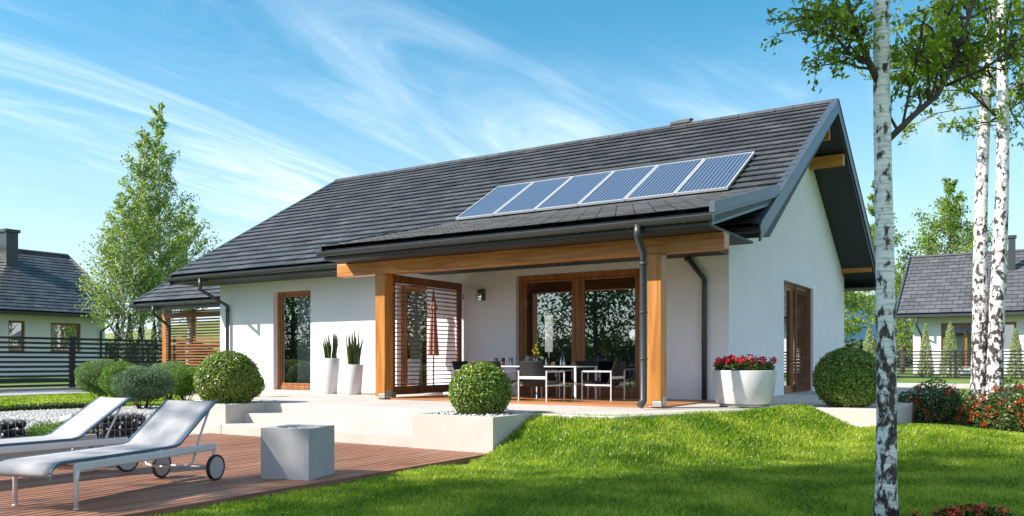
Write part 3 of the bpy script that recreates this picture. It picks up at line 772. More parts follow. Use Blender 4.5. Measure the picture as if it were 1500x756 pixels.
# windows: frame, sashes, pane
def window_y(name, x0, x1, z0, z1, y, cols, fw=0.085, curtain=None, glass='glass', parent=house, wood=('frame_v', 'frame_h'), sign=1):
    """window in a wall facing -Y; y is the outer face of its frame"""
    f = MB(); d = 0.07 * sign
    f.box(x0 + .002, x0 + fw, y, y + d, z0 + .002, z1 - .002); f.box(x1 - fw, x1 - .002, y, y + d, z0 + .002, z1 - .002)
    h = f; h.box(x0 + fw - .01, x1 - fw + .01, y + .002, y + d, z1 - fw, z1 - .004); h.box(x0 + fw - .01, x1 - fw + .01, y + .002, y + d, z0 + .004, z0 + fw * 1.1)
    root = f.build(name, M[wood[0]], parent, bevel=0.006)
    cw = (x1 - x0 - 2 * fw) / cols
    if cols > 1:
        for c in range(1, cols):
            xm = x0 + fw + c * cw
            g_ = MB(); g_.box(xm - 0.085, xm - 0.003, y + 0.012, y + d, z0 + fw * 1.1 + .002, z1 - fw - .002); g_.box(xm + 0.003, xm + 0.085, y + 0.012, y + d, z0 + fw * 1.1 + .002, z1 - fw - .002)
            g_.box(xm - 0.03, xm + 0.03, y + 0.001, y + 0.011, z0 + fw * 1.1 + .002, z1 - fw - .002)
            g_.build('mullion', M[wood[0]], root, bevel=0.005)
    for c in range(cols):
        a = x0 + fw + c * cw + (0.003 if c == 0 else 0.087); b = x0 + fw + (c + 1) * cw - (0.003 if c == cols - 1 else 0.087)
        s = MB(); iw = 0.045
        s.box(a, a + iw, y + 0.02, y + d, z0 + fw * 1.1 + .003, z1 - fw - .003); s.box(b - iw, b, y + 0.02, y + d, z0 + fw * 1.1 + .003, z1 - fw - .003)
        s.box(a + iw + .001, b - iw - .001, y + 0.02, y + d, z1 - fw - iw, z1 - fw - .003); s.box(a + iw + .001, b - iw - .001, y + 0.02, y + d, z0 + fw * 1.1 + .003, z0 + fw * 1.1 + iw + .02)
        s.build('sash', M[wood[0]], root, bevel=0.005)
        p_ = MB(); yy = y + 0.045 * sign
        p_.quad((a + iw - .005, yy, z0 + fw), (b - iw + .005, yy, z0 + fw), (b - iw + .005, yy, z1 - fw), (a + iw - .005, yy, z1 - fw))
        p_.build('pane', M[glass], root)
    return root
def drape(root, x0, x1, y, z0, z1, mat, waves=9, amp=0.025, name='curtain'):
    mb = MB(); n = waves * 8
    for k in range(n):
        a, b = x0 + (x1 - x0) * k / n, x0 + (x1 - x0) * (k + 1) / n
        ya, yb = y + amp * math.sin(2 * PI * waves * k / n), y + amp * math.sin(2 * PI * waves * (k + 1) / n)
        mb.add([(a, ya, z0), (b, yb, z0), (b, yb, z1), (a, ya, z1)], [(0, 1, 2, 3)], True)
    return mb.build(name, M[mat], root, fix=False)
w1 = window_y('window', WIN[0], WIN[1], 0.0, 2.33, WY + 0.13, 1)
drape(w1, -15.0, -14.32, WY + 0.34, 0.06, 2.28, 'curtain', 8)
mb = MB(); mb.box(-15.46, -14.21, WY + 0.60, WY + 0.62, 0.0, 2.4); mb.build('backing', M['inside_dark'], w1)  # dark sheet standing in for the dim room behind the pane
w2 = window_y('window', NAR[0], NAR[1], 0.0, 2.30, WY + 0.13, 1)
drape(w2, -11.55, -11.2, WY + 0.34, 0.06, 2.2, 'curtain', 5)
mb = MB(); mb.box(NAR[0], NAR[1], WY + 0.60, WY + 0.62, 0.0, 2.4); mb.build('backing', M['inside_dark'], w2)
dr = window_y('sliding_door', DOOR[0], DOOR[1], 0.02, 2.34, WY + 0.10, 2, fw=0.10)
b = MB()
for c in (0, 1):
    a0 = DOOR[0] + 0.2 + c * 1.24; a1 = a0 + 1.0
    for k in range(85):
        z = 0.18 + k * 0.024
        b.bar((a0, WY + 0.60, z), (a1, WY + 0.60, z), 0.022, 0.003, up=(0, 0.55, 1))
bl = b.build('blind', M['blind'], dr, fix=False)
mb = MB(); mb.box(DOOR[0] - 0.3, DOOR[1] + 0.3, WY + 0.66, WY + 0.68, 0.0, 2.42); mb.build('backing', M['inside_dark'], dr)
# gable window (faces +X)
def window_x(y0, y1, z0, z1, x, fw=0.085):
    f = MB()
    f.box(x - 0.07, x, y0 + .002, y0 + fw, z0 + .002, z1 - .002); f.box(x - 0.07, x, y1 - fw, y1 - .002, z0 + .002, z1 - .002)
    ym = (y0 + y1) / 2 - 0.1
    f.box(x - 0.07, x, ym - 0.05, ym + 0.05, z0 + fw, z1 - fw)
    f.box(x - 0.07, x - .001, y0 + fw, y1 - fw, z1 - fw, z1 - .002); f.box(x - 0.07, x - .001, y0 + fw, y1 - fw, z0 + .002, z0 + fw)
    root = f.build('window', M['frame_v'], house, bevel=0.005)
    for a, b_ in ((y0 + fw, ym - 0.05), (ym + 0.05, y1 - fw)):
        s = MB(); iw = 0.07
        s.box(x - 0.06, x - 0.012, a + .002, a + iw, z0 + fw, z1 - fw); s.box(x - 0.06, x - 0.012, b_ - iw, b_ - .002, z0 + fw, z1 - fw)
        s.box(x - 0.06, x - 0.013, a + iw, b_ - iw, z1 - fw - iw, z1 - fw - .002); s.box(x - 0.06, x - 0.013, a + iw, b_ - iw, z0 + fw + .002, z0 + fw + iw)
        s.build('sash', M['frame_v'], root, bevel=0.004)
        p_ = MB(); p_.quad((x - 0.035, a + iw - .004, z0 + fw), (x - 0.035, b_ - iw + .004, z0 + fw), (x - 0.035, b_ - iw + .004, z1 - fw), (x - 0.035, a + iw - .004, z1 - fw))
        p_.build('pane', M['glass'], root)
    bl = MB()
    for k in range(62):
        z = z0 + 0.05 + k * 0.036
        bl.bar((x + 0.05, ym + 0.06, z), (x + 0.05, y1 - 0.06, z), 0.045, 0.004, up=(0.5, 0, 1))
    bl.box(x + 0.03, x + 0.07, ym + 0.03, ym + 0.06, z0 + .01, z1 - .01); bl.box(x + 0.03, x + 0.07, y1 - 0.06, y1 - 0.03, z0 + .01, z1 - .01)
    bl.build('louvre_blind', M['slat'], root)
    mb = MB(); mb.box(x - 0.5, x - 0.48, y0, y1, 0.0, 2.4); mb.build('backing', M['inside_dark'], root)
window_x(17.17, 19.74, 0.0, 2.33, GXW - 0.12)

# downspouts
def spout(pts, r=0.045, clips=()):
    mb = MB(); mb.tube(pts, r, 12); o = mb.build('downspout', M['anthracite'], house)
    if clips:
        for (a, b_) in clips:
            c = MB(); c.tube([a, b_], r + 0.008, 12); c.build('collar', M['anthracite'], o)
    return o
spout([(-16.88, EY - 0.075, 2.66), (-16.88, EY - 0.075, 2.38), (-17.03, WY - 0.07, 2.05), (-17.03, WY - 0.07, 0.02)], clips=[((-17.03, WY - 0.07, 1.9), (-17.03, WY - 0.07, 1.95))])
spout([(-4.67, PY - 0.065, 2.55), (-4.67, PY - 0.065, 2.40), (-4.68, 10.76, 2.19), (-4.68, 10.76, 0.13), (-4.71, 10.70, 0.05)], 0.052, clips=[((-4.68, 10.76, 2.02), (-4.68, 10.76, 2.06)), ((-4.68, 10.76, 0.70), (-4.68, 10.76, 0.72)), ((-4.68, 10.76, 1.35), (-4.68, 10.76, 1.37))])
spout([(-5.14, WY - 0.07, 2.44), (-5.08, WY - 0.07, 2.42), (-4.80, WY - 0.07, 2.06), (-4.80, WY - 0.07, 0.03)], clips=[((-4.80, WY - 0.07, 1.0), (-4.80, WY - 0.07, 1.03))])
mb = MB(); mb.box(-9.46, -9.32, WY - 0.11, WY - 0.005, 1.88, 2.10); wl_ = mb.build('wall_lamp', M['lamp'], house, bevel=0.008)
mb = MB(); mb.box(-9.43, -9.35, WY - 0.115, WY - 0.111, 1.89, 2.09); mb.build('lamp_glass', M['glass_far'], wl_)

# solar panels, one part each
def on_roof(x, s, h):
    L = math.hypot(RY - EY, RZ - EZ); uy, uz = (RY - EY) / L, (RZ - EZ) / L
    return (x, EY + uy * s - uz * h, EZ + uz * s + uy * h)
pw = 0.972
for k in range(6):
    xa = -10.37 + k * pw; xb = xa + pw - 0.022
    s0, s1 = 1.585, 3.48; h0, h1 = 0.072, 0.115
    f = MB()
    def rbox(mb, a, b_, u, v, lo, hi):
        mb.hexa([on_roof(a, u, lo), on_roof(b_, u, lo), on_roof(b_, v, lo), on_roof(a, v, lo), on_roof(a, u, hi), on_roof(b_, u, hi), on_roof(b_, v, hi), on_roof(a, v, hi)])
    rbox(f, xa, xa + 0.026, s0, s1, h0, h1); rbox(f, xb - 0.026, xb, s0, s1, h0, h1)
    rbox(f, xa + 0.026, xb - 0.026, s0, s0 + 0.028, h0, h1 - .001); rbox(f, xa + 0.026, xb - 0.026, s1 - 0.028, s1, h0, h1 - .001)
    fr = f.build('solar_panel', M['alu'], house)
    c = MB(); rbox(c, xa + 0.027, xb - 0.027, s0 + 0.029, s1 - 0.029, h0 + 0.01, h1 - 0.012)
    c.build('collector_glass', mat_solar() if k == 0 else bpy.data.materials['solar_glass'], fr)
mb = MB()
for s in (1.75, 3.3):
    mb.bar(on_roof(-10.37, s, 0.055), on_roof(-4.55, s, 0.055), 0.04, 0.035)
mb.build('mounting_rail', M['alu'], house)

# carport on the far side of the house
CX0, CX1, CY, CZ = -23.1, -17.42, 15.0, 2.42
mb = MB(); slope_tiles(mb, CX0 + 0.03, CX1 - 0.02, CY - 0.03, CZ + 0.02, 19.4, CZ + 0.02 + SL * 4.4, rng=rt); mb.build('carport_roof', M['tile'], house, bevel=0.005, seg=1)
mb = MB(); mb.prism([(CY + 0.05, CZ), (19.4, CZ + SL * 4.35), (19.4, CZ + SL * 4.35 - 0.2), (CY + 0.05, CZ - 0.15)], CX0 + 0.03, CX1 - .01); mb.build('carport_deck', M['soffit'], house)
mb = MB(); verge(mb, CX0 + 0.03, -1, CY - 0.04, CZ + 0.01, 19.4, CZ + 0.01 + SL * 4.44, 0.17); mb.build('verge_board', M['anthracite'], house)
mb = MB(); mb.box(CX0 + 0.04, CX1 - .005, CY + 0.02, CY + 0.05, CZ - 0.24, CZ - 0.01); mb.build('fascia', M['anthracite'], house)
gutter(CX0 - 0.02, CX1 - .01, CY - 0.06, CZ - 0.07, clips=4)
spout([(-22.05, CY - 0.06, 2.3), (-22.05, CY - 0.06, 2.08), (-22.25, 15.62, 1.72), (-22.25, 15.62, -0.1)])
for (a_, b_, c_) in ((-22.80, -22.62, 15.75), (-20.0, -19.9, 15.78), (-21.45, -21.35, 15.78)):
    mb = MB(); mb.box(a_, b_, c_, c_ + (b_ - a_), -0.1, 2.24); mb.build('carport_post', M['post'], house, bevel=0.006)
mb = MB(); z = 0.05
while z < 2.2:
    mb.box(-22.61, -17.45, 15.72, 15.745, z, z + 0.045); z += 0.084
mb.box(-22.61, -17.45, 15.70, 15.719, 2.02, 2.14)
mb.build('carport_slats', M['slat'], house)

# ------------------------------------------------------------------ sun loungers
def lounger(label, loc, rz):
    t = thing('sun_lounger', label, 'sun lounger', loc, rz, 'sun loungers on the wooden deck')
    B = lambda mb, name, m, par=t, **k: mb.build(name, M[m], par, world=False, **k)
    L = 1.64; w = 0.295
    fr = MB()
    for s in (-1, 1):
        fr.box(s * w - 0.018, s * w + 0.018, -0.012, L + 0.012, 0.285, 0.352)
        fr.box(s * w - 0.016, s * w + 0.016, L - 0.02, L + 0.011, 0.20, 0.284)
    fr.box(-w + .019, w - .019, 0.02, 0.05, 0.295, 0.335); fr.box(-w + .019, w - .019, 1.02, 1.05, 0.295, 0.33)
    B(fr, 'frame', 'white_metal', bevel=0.012)
    for s in (-1, 1):
        l_ = MB(); l_.tube([(s * w, 0.01, 0.0), (s * w, 0.01, 0.012)], 0.022, 12); l_.tube([(s * w, 0.01, 0.012), (s * w, 0.01, 0.22), (s * w, 0.015, 0.30)], [0.017, 0.018, 0.026], 12)
        B(l_, 'leg', 'white_metal')
        x = s * (w + 0.012)
        k = MB(); k.tube([(x - 0.014, L, 0.12), (x + 0.014, L, 0.12)], 0.104, 32, smooth=False)
        wh = B(k, 'wheel', 'wheel', bevel=0.004)
        k = MB()
        prof = [(0.105, -0.017), (0.119, -0.017), (0.121, -0.010), (0.121, 0.010), (0.119, 0.017), (0.105, 0.017), (0.105, -0.017)]
        V = []; F = []; n = 36
        for r_, o_ in prof:
            for q_ in range(n):
                a = 2 * PI * q_ / n; V.append((x + o_, L + r_ * math.cos(a), 0.121 + r_ * math.sin(a)))
        for i in range(len(prof) - 1):
            for q_ in range(n): F.append((i * n + q_, i * n + (q_ + 1) % n, (i + 1) * n + (q_ + 1) % n, (i + 1) * n + q_))
        k.add(V, F, True); B(k, 'tyre', 'rubber', wh)
    ax = MB(); ax.tube([(-w + 0.01, L, 0.12), (w - 0.01, L, 0.12)], 0.012, 10); B(ax, 'axle', 'white_metal')
    # sling: curled foot, flat seat, raised back
    pts = [(-0.20, 0.265), (-0.208, 0.30), (-0.195, 0.335), (-0.16, 0.362), (-0.10, 0.372), (0.3, 0.372), (0.75, 0.372), (1.10, 0.374), (1.17, 0.388), (1.24, 0.44), (1.66, 0.735), (1.685, 0.745), (1.70, 0.735)]
    hw = 0.258; sg = MB(); nx_ = 8
    V = []; F = []
    for i, (y, z) in enumerate(pts):
        for k in range(nx_ + 1):
            u = -1 + 2 * k / nx_
            sag = 0.010 * (1 - u * u) if 4 <= i <= 9 else 0.004 * (1 - u * u)
            V.append((u * hw, y, z - sag))
    for i in range(len(pts) - 1):
        for k in range(nx_): F.append((i * (nx_ + 1) + k, i * (nx_ + 1) + k + 1, (i + 1) * (nx_ + 1) + k + 1, (i + 1) * (nx_ + 1) + k))
    sg.add(V, F, True)
    so_ = sg.build('sling', M['sling'], t, fix=False, world=False)
    sd_ = so_.modifiers.new('solid', 'SOLIDIFY'); sd_.thickness = 0.004
    for s in (-1, 1):
        e = MB(); V = []; F = []
        for (y, z) in pts: V += [(s * hw - 0.002, y, z + 0.004), (s * (hw + 0.034), y, z + 0.004), (s * (hw + 0.034), y, z - 0.018), (s * hw - 0.002, y, z - 0.018)]
        for i in range(len(pts) - 1):
            for k in range(4): F.append((i * 4 + k, i * 4 + (k + 1) % 4, i * 4 + 4 + (k + 1) % 4, i * 4 + 4 + k))
        F += [(0, 1, 2, 3), tuple(len(pts) * 4 - 4 + k for k in (3, 2, 1, 0))]
        e.add(V, F); B(e, 'edge_rail', 'piping', bevel=0.004)
    u = MB()
    u.tube([(-0.268, 1.60, 0.675), (-0.262, 1.47, 0.42), (-0.258, 1.375, 0.19), (-0.235, 1.36, 0.165), (-0.12, 1.345, 0.15), (0.12, 1.345, 0.15), (0.235, 1.36, 0.165), (0.258, 1.375, 0.19), (0.262, 1.47, 0.42), (0.268, 1.60, 0.675)], 0.011, 10)
    B(u, 'back_support', 'white_metal')
    return t
lounger('white sling sunbed nearest the lawn edge with both front legs in view', (-6.41, 3.42, -0.44), R(15.2))
lounger('white sling sunbed beside the black stone gabion, its front legs out of view', (-8.17, 3.37, -0.44), R(-2.0))

# concrete cube with a round basin
t = thing('fire_cube', 'grey concrete cube with a round hollow in its top on the deck', 'concrete cube', (-6.11, 5.71, -0.44), R(17))
mb = MB(); h = 0.255; n = 32; H = 0.482
cs_ = [(-h, -h), (h, -h), (h, h), (-h, h)]
V = [(x, y, 0) for x, y in cs_] + [(x, y, H) for x, y in cs_]
mb.add(V, [(0, 1, 5, 4), (1, 2, 6, 5), (2, 3, 7, 6), (3, 0, 4, 7), (3, 2, 1, 0)])
ring = [(0.205 * math.cos(2 * PI * k / n - 3 * PI / 4), 0.205 * math.sin(2 * PI * k / n - 3 * PI / 4)) for k in range(n)]
V = [(x, y, H) for x, y in cs_] + [(x, y, H) for x, y in ring]
F = []
for c in range(4):
    for k in range(8): F.append((c, 4 + (c * 8 + k - 4) % n, 4 + (c * 8 + k - 3) % n))
    F.append((c, 4 + (c * 8 + 4) % n, (c + 1) % 4))
mb.add(V, F)
mb.lathe([(0.205, H), (0.195, H - 0.05), (0.14, H - 0.085), (0.001, H - 0.09)], n=32)
mb.build('body', M['cube'], t, world=False, fix=True)
mb = MB(); r = random.Random(3)
for k in range(90):
    a = r.uniform(0, 2 * PI); q_ = 0.15 * math.sqrt(r.random())
    mb.ball((q_ * math.cos(a), q_ * math.sin(a), H - 0.06 + r.uniform(0, 0.035)), r.uniform(0.014, 0.026), 6, 4, 0.75)
tag(mb.build('pebbles', M['stone_white'], t, world=False, fix=False), kind='stuff')

# ------------------------------------------------------------------ dining set
def dining_chair(label, loc, rz):
    t = thing('dining_chair', label, 'chair', loc, rz, 'black sling chairs round the dining table')
    B = lambda mb, name, m, par=t, **k: mb.build(name, M[m], par, world=False, **k)
    w, d, ah, q_ = 0.275, 0.26, 0.50, 0.0105
    for s in (-1, 1):
        for yy in (-d, d):
            l_ = MB(); l_.box(s * w - q_, s * w + q_, yy - q_, yy + q_, 0.0, ah - .027); B(l_, 'leg', 'white_metal', bevel=0.004)
        a = MB(); a.box(s * w - q_, s * w + q_, -d - q_, d + q_, ah - .026, ah); B(a, 'armrest', 'white_metal', bevel=0.004)
    f = MB(); f.box(-w + q_ + .001, w - q_ - .001, -d - .012, -d + .012, 0.365, 0.41)
    for s in (-1, 1): f.box(s * (w - 0.02) - 0.012, s * (w - 0.02) + 0.012, -d + .013, d - .014, 0.25, 0.275)
    f.box(-w + q_ + .001, w - q_ - .001, d - .010, d + .010, 0.25, 0.275)
    B(f, 'seat_frame', 'white_metal', bevel=0.003)
    pr = [(0.27, 0.325), (0.24, 0.318), (0.05, 0.275), (-0.12, 0.245), (-0.175, 0.262), (-0.20, 0.32), (-0.255, 0.48), (-0.31, 0.64), (-0.318, 0.655)]
    hw = w - 0.035
    for nm, i0, i1 in (('seat', 0, 4), ('backrest', 4, 8)):
        g_ = MB(); V = []; F = []
        for (y, z) in pr[i0:i1 + 1]: V += [(-hw, y, z), (hw, y, z)]
        for i in range(i1 - i0): F.append((2 * i, 2 * i + 1, 2 * i + 3, 2 * i + 2))
        g_.add(V, F, True); o = g_.build(nm, M['black_sling'], t, fix=False, world=False)
        sm_ = o.modifiers.new('s', 'SOLIDIFY'); sm_.thickness = 0.012; sm_.offset = 0
    return t
FZ = 0.022
dining_chair('black sling chair at the pillar end of the table, seen from its side', (-6.14, 12.46, FZ), R(92))
dining_chair('black sling chair with its back to the lawn, whole white frame in view', (-6.92, 11.76, FZ), R(-4))
dining_chair('black sling chair with its back to the lawn, half hidden by the clipped box ball', (-7.78, 11.74, FZ), R(3))
dining_chair('black sling chair at the slatted screen end of the table', (-8.72, 12.38, FZ), R(-90))
dining_chair('black sling chair on the door side of the table nearer the pillar', (-6.95, 13.16, FZ), R(183))
dining_chair('black sling chair on the door side of the table nearer the slatted screen', (-7.85, 13.16, FZ), R(178))
t = thing('dining_table', 'white rectangular dining table on the porch floor', 'table', (-7.42, 12.46, FZ))
mb = MB(); mb.box(-0.98, 0.98, -0.40, 0.40, 0.555, 0.573); mb.build('table_top', M['table'], t, bevel=0.004, world=False)
for sx_ in (-1, 1):
    for sy_ in (-1, 1):
        l_ = MB(); l_.box(sx_ * 0.955 - .017, sx_ * 0.955 + .017, sy_ * 0.375 - .017, sy_ * 0.375 + .017, 0, 0.554); l_.build('leg', M['table'], t, bevel=0.003, world=False)
TZ = FZ + 0.5732
def glassware(label, x, y, h=0.14, r=0.034):
    mb = MB(); mb.lathe([(r * 0.85, 0.0), (r, h), (r - 0.003, h), (r * 0.85 - 0.003, 0.008), (0.001, 0.008)], (x, y, TZ), 14)
    o = mb.build('drinking_glass', M['clear']); tag(o, label, 'glass', 'clear glasses on the table')
gl_lab = ['clear tall glass on the table at the slatted screen end, front one of a pair', 'clear tall glass on the table at the slatted screen end, back one of a pair', 'clear tall glass between the carafe and the slatted screen end of the table', 'clear tall glass just beside the white flower vase', 'clear tall glass between the flower vase and the dark bottle', 'clear tall glass directly in front of the dark bottle', 'clear tall glass beyond the dark bottle towards the pillar', 'clear tall glass last along the table towards the pillar']
for lab, (x, y) in zip(gl_lab, [(-8.12, 12.22), (-8.10, 12.42), (-7.86, 12.30), (-7.28, 12.22), (-7.16, 12.36), (-7.06, 12.16), (-6.84, 12.28), (-6.74, 12.20)]): glassware(lab, x, y)
def bowl(label, x, y):
    t = thing('snack_bowl', label, 'bowl', (x, y, TZ), group='small snack bowls on the table')
    mb = MB(); mb.lathe([(0.025, 0.0), (0.055, 0.03), (0.06, 0.045), (0.056, 0.045), (0.02, 0.01), (0.001, 0.01)], (0, 0, 0), 18); mb.build('bowl', M['clear'], t, world=False)
    mb = MB(); r = random.Random(int(x * 100))
    for k in range(26):
        a = r.uniform(0, 6.28); q_ = 0.045 * math.sqrt(r.random()); mb.ball((q_ * math.cos(a), q_ * math.sin(a), 0.025 + r.uniform(0, 0.035)), 0.013, 6, 4)
    mb.build('snacks', M['snack'], t, world=False, fix=False)
bowl('orange snack bowl at the slatted screen end of the table', -7.98, 12.16)
bowl('orange snack bowl near the middle of the table before the flower vase', -7.22, 12.10)
bowl('orange snack bowl in front of the dark bottle', -6.98, 12.26)
bowl('orange snack bowl at the pillar end of the table', -6.64, 12.34)
t = thing('carafe', 'clear glass carafe half full of orange juice beside the yellow flowers', 'carafe', (-7.62, 12.46, TZ))
mb = MB(); mb.lathe([(0.05, 0.0), (0.062, 0.02), (0.058, 0.11), (0.038, 0.16), (0.047, 0.20), (0.044, 0.20), (0.036, 0.16)], n=20); mb.tube([(0.05, 0, 0.18), (0.095, 0, 0.15), (0.09, 0, 0.07), (0.058, 0, 0.05)], 0.006, 6); mb.build('jug', M['clear'], t, world=False)
mb = MB(); mb.lathe([(0.001, 0.004), (0.048, 0.004), (0.058, 0.02), (0.057, 0.075), (0.001, 0.075)], n=20); mb.build('juice', M['juice'], t, world=False)
t = thing('flower_vase', 'small white vase on the dining table', 'vase', (-7.48, 12.50, TZ))
mb = MB(); mb.lathe([(0.001, 0.002), (0.035, 0.002), (0.04, 0.02), (0.025, 0.09), (0.032, 0.13), (0.028, 0.13), (0.02, 0.09)], n=18); mb.build('vase', M['pot'], t, world=False)
t = thing('yellow_flowers', 'round yellow flowers standing in the small white vase', 'flowers', (-7.48, 12.50, TZ + 0.1))
mb = MB(); hd = MB(); r = random.Random(8)
for (dx, dz) in ((0.03, 0.27), (-0.01, 0.22), (0.05, 0.19), (-0.055, 0.17), (0.0, 0.13), (0.07, 0.13)):
    dy = r.uniform(-0.03, 0.03); mb.tube([(0, 0, -0.04), (dx * 0.5, dy * 0.5, dz * 0.5), (dx, dy, dz)], 0.003, 5); hd.ball((dx, dy, dz), 0.026, 10, 7)
mb.build('stems', M['snake'], t, world=False); hd.build('flower_heads', M['yellow'], t, world=False)
mb = MB(); mb.lathe([(0.001, 0), (0.036, 0), (0.037, 0.15), (0.030, 0.19), (0.013, 0.225), (0.013, 0.29), (0.015, 0.29), (0.015, 0.30), (0.001, 0.30)], (-6.92, 12.48, TZ), 18)
tag(mb.build('bottle', M['darkglass']), 'dark tall bottle on the dining table', 'bottle')

# things seen through the sliding door
t = thing('floor_lamp', 'slim pale floor lamp standing behind the glass of the sliding door', 'lamp', (-8.12, 14.08, 0.0))
mb = MB(); mb.lathe([(0.14, 0.001), (0.14, 0.02), (0.015, 0.025), (0.015, 0.85), (0.001, 0.85)], n=20); mb.build('stand', M['alu'], t, world=False)
mb = MB(); mb.lathe([(0.075, 0.86), (0.085, 1.56)], n=20); mb.build('lamp_shade', M['lampshade'], t, world=False)
t = thing('hanging_lamp', 'round white lamp hanging behind the glass of the sliding door', 'lamp', (-6.28, 14.06, 1.16))
mb = MB(); mb.ball((0, 0, 0), 0.11, 20, 12); mb.build('lamp_shade', M['lampshade'], t, world=False)
mb = MB(); mb.tube([(0, 0, 0.10), (0, 0, 1.28)], 0.004, 6); mb.build('cord', M['rubber'], t, world=False)

# closed parasol behind the screen
t = thing('parasol', 'closed red parasol against the white wall behind the slatted screen', 'parasol', (-10.42, 13.38, 0.0))
mb = MB(); mb.tube([(0, 0, 0.0), (0, 0, 2.12)], 0.016, 10); mb.build('pole', M['frame_v'], t, world=False)
mb = MB(); n = 16; prof = [(0.012, 2.08), (0.045, 1.85), (0.075, 1.75), (0.048, 1.68), (0.075, 1.2), (0.10, 0.80), (0.095, 0.79)]
V = []; F = []
for r_, z in prof:
    for k in range(n): a = 2 * PI * k / n; rr = r_ * (1 + 0.16 * (-1) ** k); V.append((rr * math.cos(a), rr * math.sin(a), z))
for i in range(len(prof) - 1):
    for k in range(n): F.append((i * n + k, i * n + (k + 1) % n, (i + 1) * n + (k + 1) % n, (i + 1) * n + k))
mb.add(V, F); mb.build('canopy', M['parasol'], t, world=False)
mb = MB(); mb.lathe([(0.001, 0.001), (0.2, 0.001), (0.2, 0.05), (0.03, 0.06), (0.03, 0.2), (0.001, 0.2)], n=24); mb.build('base', M['cube'], t, world=False)

# ------------------------------------------------------------------ pots and their plants
def tall_pot(label, x, y, h, r1, r0):
    t = thing('tall_pot', label, 'plant pot', (x, y, 0.0), group='white tapered pots by the wall')
    mb = MB(); mb.lathe([(0.001, 0.002), (r0 - 0.01, 0.002), (r0, 0.012), (r1, h - 0.006), (r1 - 0.006, h), (r1 - 0.018, h), (r1 - 0.03, h - 0.05)], n=40); mb.build('pot', M['pot'], t, world=False)
    mb = MB(); mb.disc(r1 - 0.028, (0, 0, h - 0.05), 24); mb.build('soil', M['soil'], t, world=False)
tall_pot('white tapered pot, the taller of the two by the wall', -12.42, 12.50, 0.74, 0.185, 0.125)
tall_pot('white tapered pot, the shorter one next to the porch post', -11.78, 12.50, 0.61, 0.195, 0.150)
def snake_plant(label, x, y, z, hmax, seed, rad):
    t = thing('snake_plant', label, 'potted plant', (x, y, z), group='snake plants in the white pots')
    r = random.Random(seed); mb = MB()
    for k in range(38):
        a = r.uniform(0, 6.28); q_ = rad * math.sqrt(r.random()); bx, by = q_ * math.cos(a), q_ * math.sin(a)
        hh = hmax * r.uniform(0.62, 1.12) * (1 - 0.25 * q_ / rad); w = r.uniform(0.016, 0.026)
        lx, ly = bx * 0.45 + r.uniform(-.02, .02), by * 0.45 + r.uniform(-.02, .02)
        th = r.uniform(0, PI); cx_, cy_ = math.cos(th), math.sin(th)
        V = []
        prof = [(0, .7), (.3, 1.0), (.65, .9), (.88, .5), (1.0, .04)]
        for (u, ww) in prof:
            px_, py_ = bx + lx * u * u + 0.012 * math.sin(5 * u + k), by + ly * u * u
            V += [(px_ - cx_ * w * ww, py_ - cy_ * w * ww, hh * u - .04), (px_ + cy_ * w * .3, py_ - cx_ * w * .3, hh * u - .04), (px_ + cx_ * w * ww, py_ + cy_ * w * ww, hh * u - .04)]
        F = []
        for i in range(4): F += [(3 * i, 3 * i + 1, 3 * i + 4, 3 * i + 3), (3 * i + 1, 3 * i + 2, 3 * i + 5, 3 * i + 4)]
        mb.add(V, F, True)
    mb.build('leaves', M['snake'], t, world=False, fix=False)
snake_plant('upright dark green snake plant in the taller white pot', -12.42, 12.50, 0.70, 0.66, 1, 0.12)
snake_plant('upright dark green snake plant in the shorter white pot beside the porch post', -11.78, 12.50, 0.57, 0.86, 2, 0.13)

t = thing('flower_pot', 'wide white round planter on the terrace corner holding red flowers', 'plant pot', (-3.72, 12.26, 0.0))
mb = MB(); mb.lathe([(0.001, 0.002), (0.36, 0.002), (0.36, 0.052), (0.001, 0.052)], n=40); mb.build('base_ring', M['steel'], t, world=False)
mb = MB(); mb.lathe([(0.001, 0.053), (0.395, 0.053), (0.405, 0.065), (0.468, 0.535), (0.462, 0.545), (0.445, 0.545), (0.43, 0.48)], n=48); mb.build('pot', M['pot'], t, world=False)
mb = MB(); mb.disc(0.432, (0, 0, 0.485), 32); mb.build('soil', M['soil'], t, world=False)
rg = np.random.default_rng(5)
t = thing('red_flowers', 'bed of bright red flowers over dark leaves in the wide round planter', 'flowers', (-3.72, 12.26, 0.50))
n = 3600; a = rg.uniform(0, 2 * PI, n); q_ = 0.43 * np.sqrt(rg.random(n)); z = rg.uniform(0.0, 0.20, n) * (1 - 0.35 * (q_ / .43) ** 2) + 0.02 * np.sin(a * 5 + q_ * 20)
P_ = np.stack([q_ * np.cos(a), q_ * np.sin(a), z], 1)
o = leaf_cloud('leaves', P_ + np.array([-3.72, 12.26, 0.50]), 0.05, M['shrub'], t, rg, 0.45)
pos = []
for k in range(85):
    a_, q2 = rg.uniform(0, 2 * PI), 0.44 * math.sqrt(rg.random()); c = np.array([q2 * math.cos(a_), q2 * math.sin(a_), 0.14 + rg.uniform(0, 0.12) - 0.06 * (q2 / .44) ** 2])
    pos.append(c + rg.normal(scale=0.017, size=(14, 3)))
leaf_cloud('blossoms', np.concatenate(pos) + np.array([-3.72, 12.26, 0.50]), 0.032, M['red'], t, rg, 0.85)

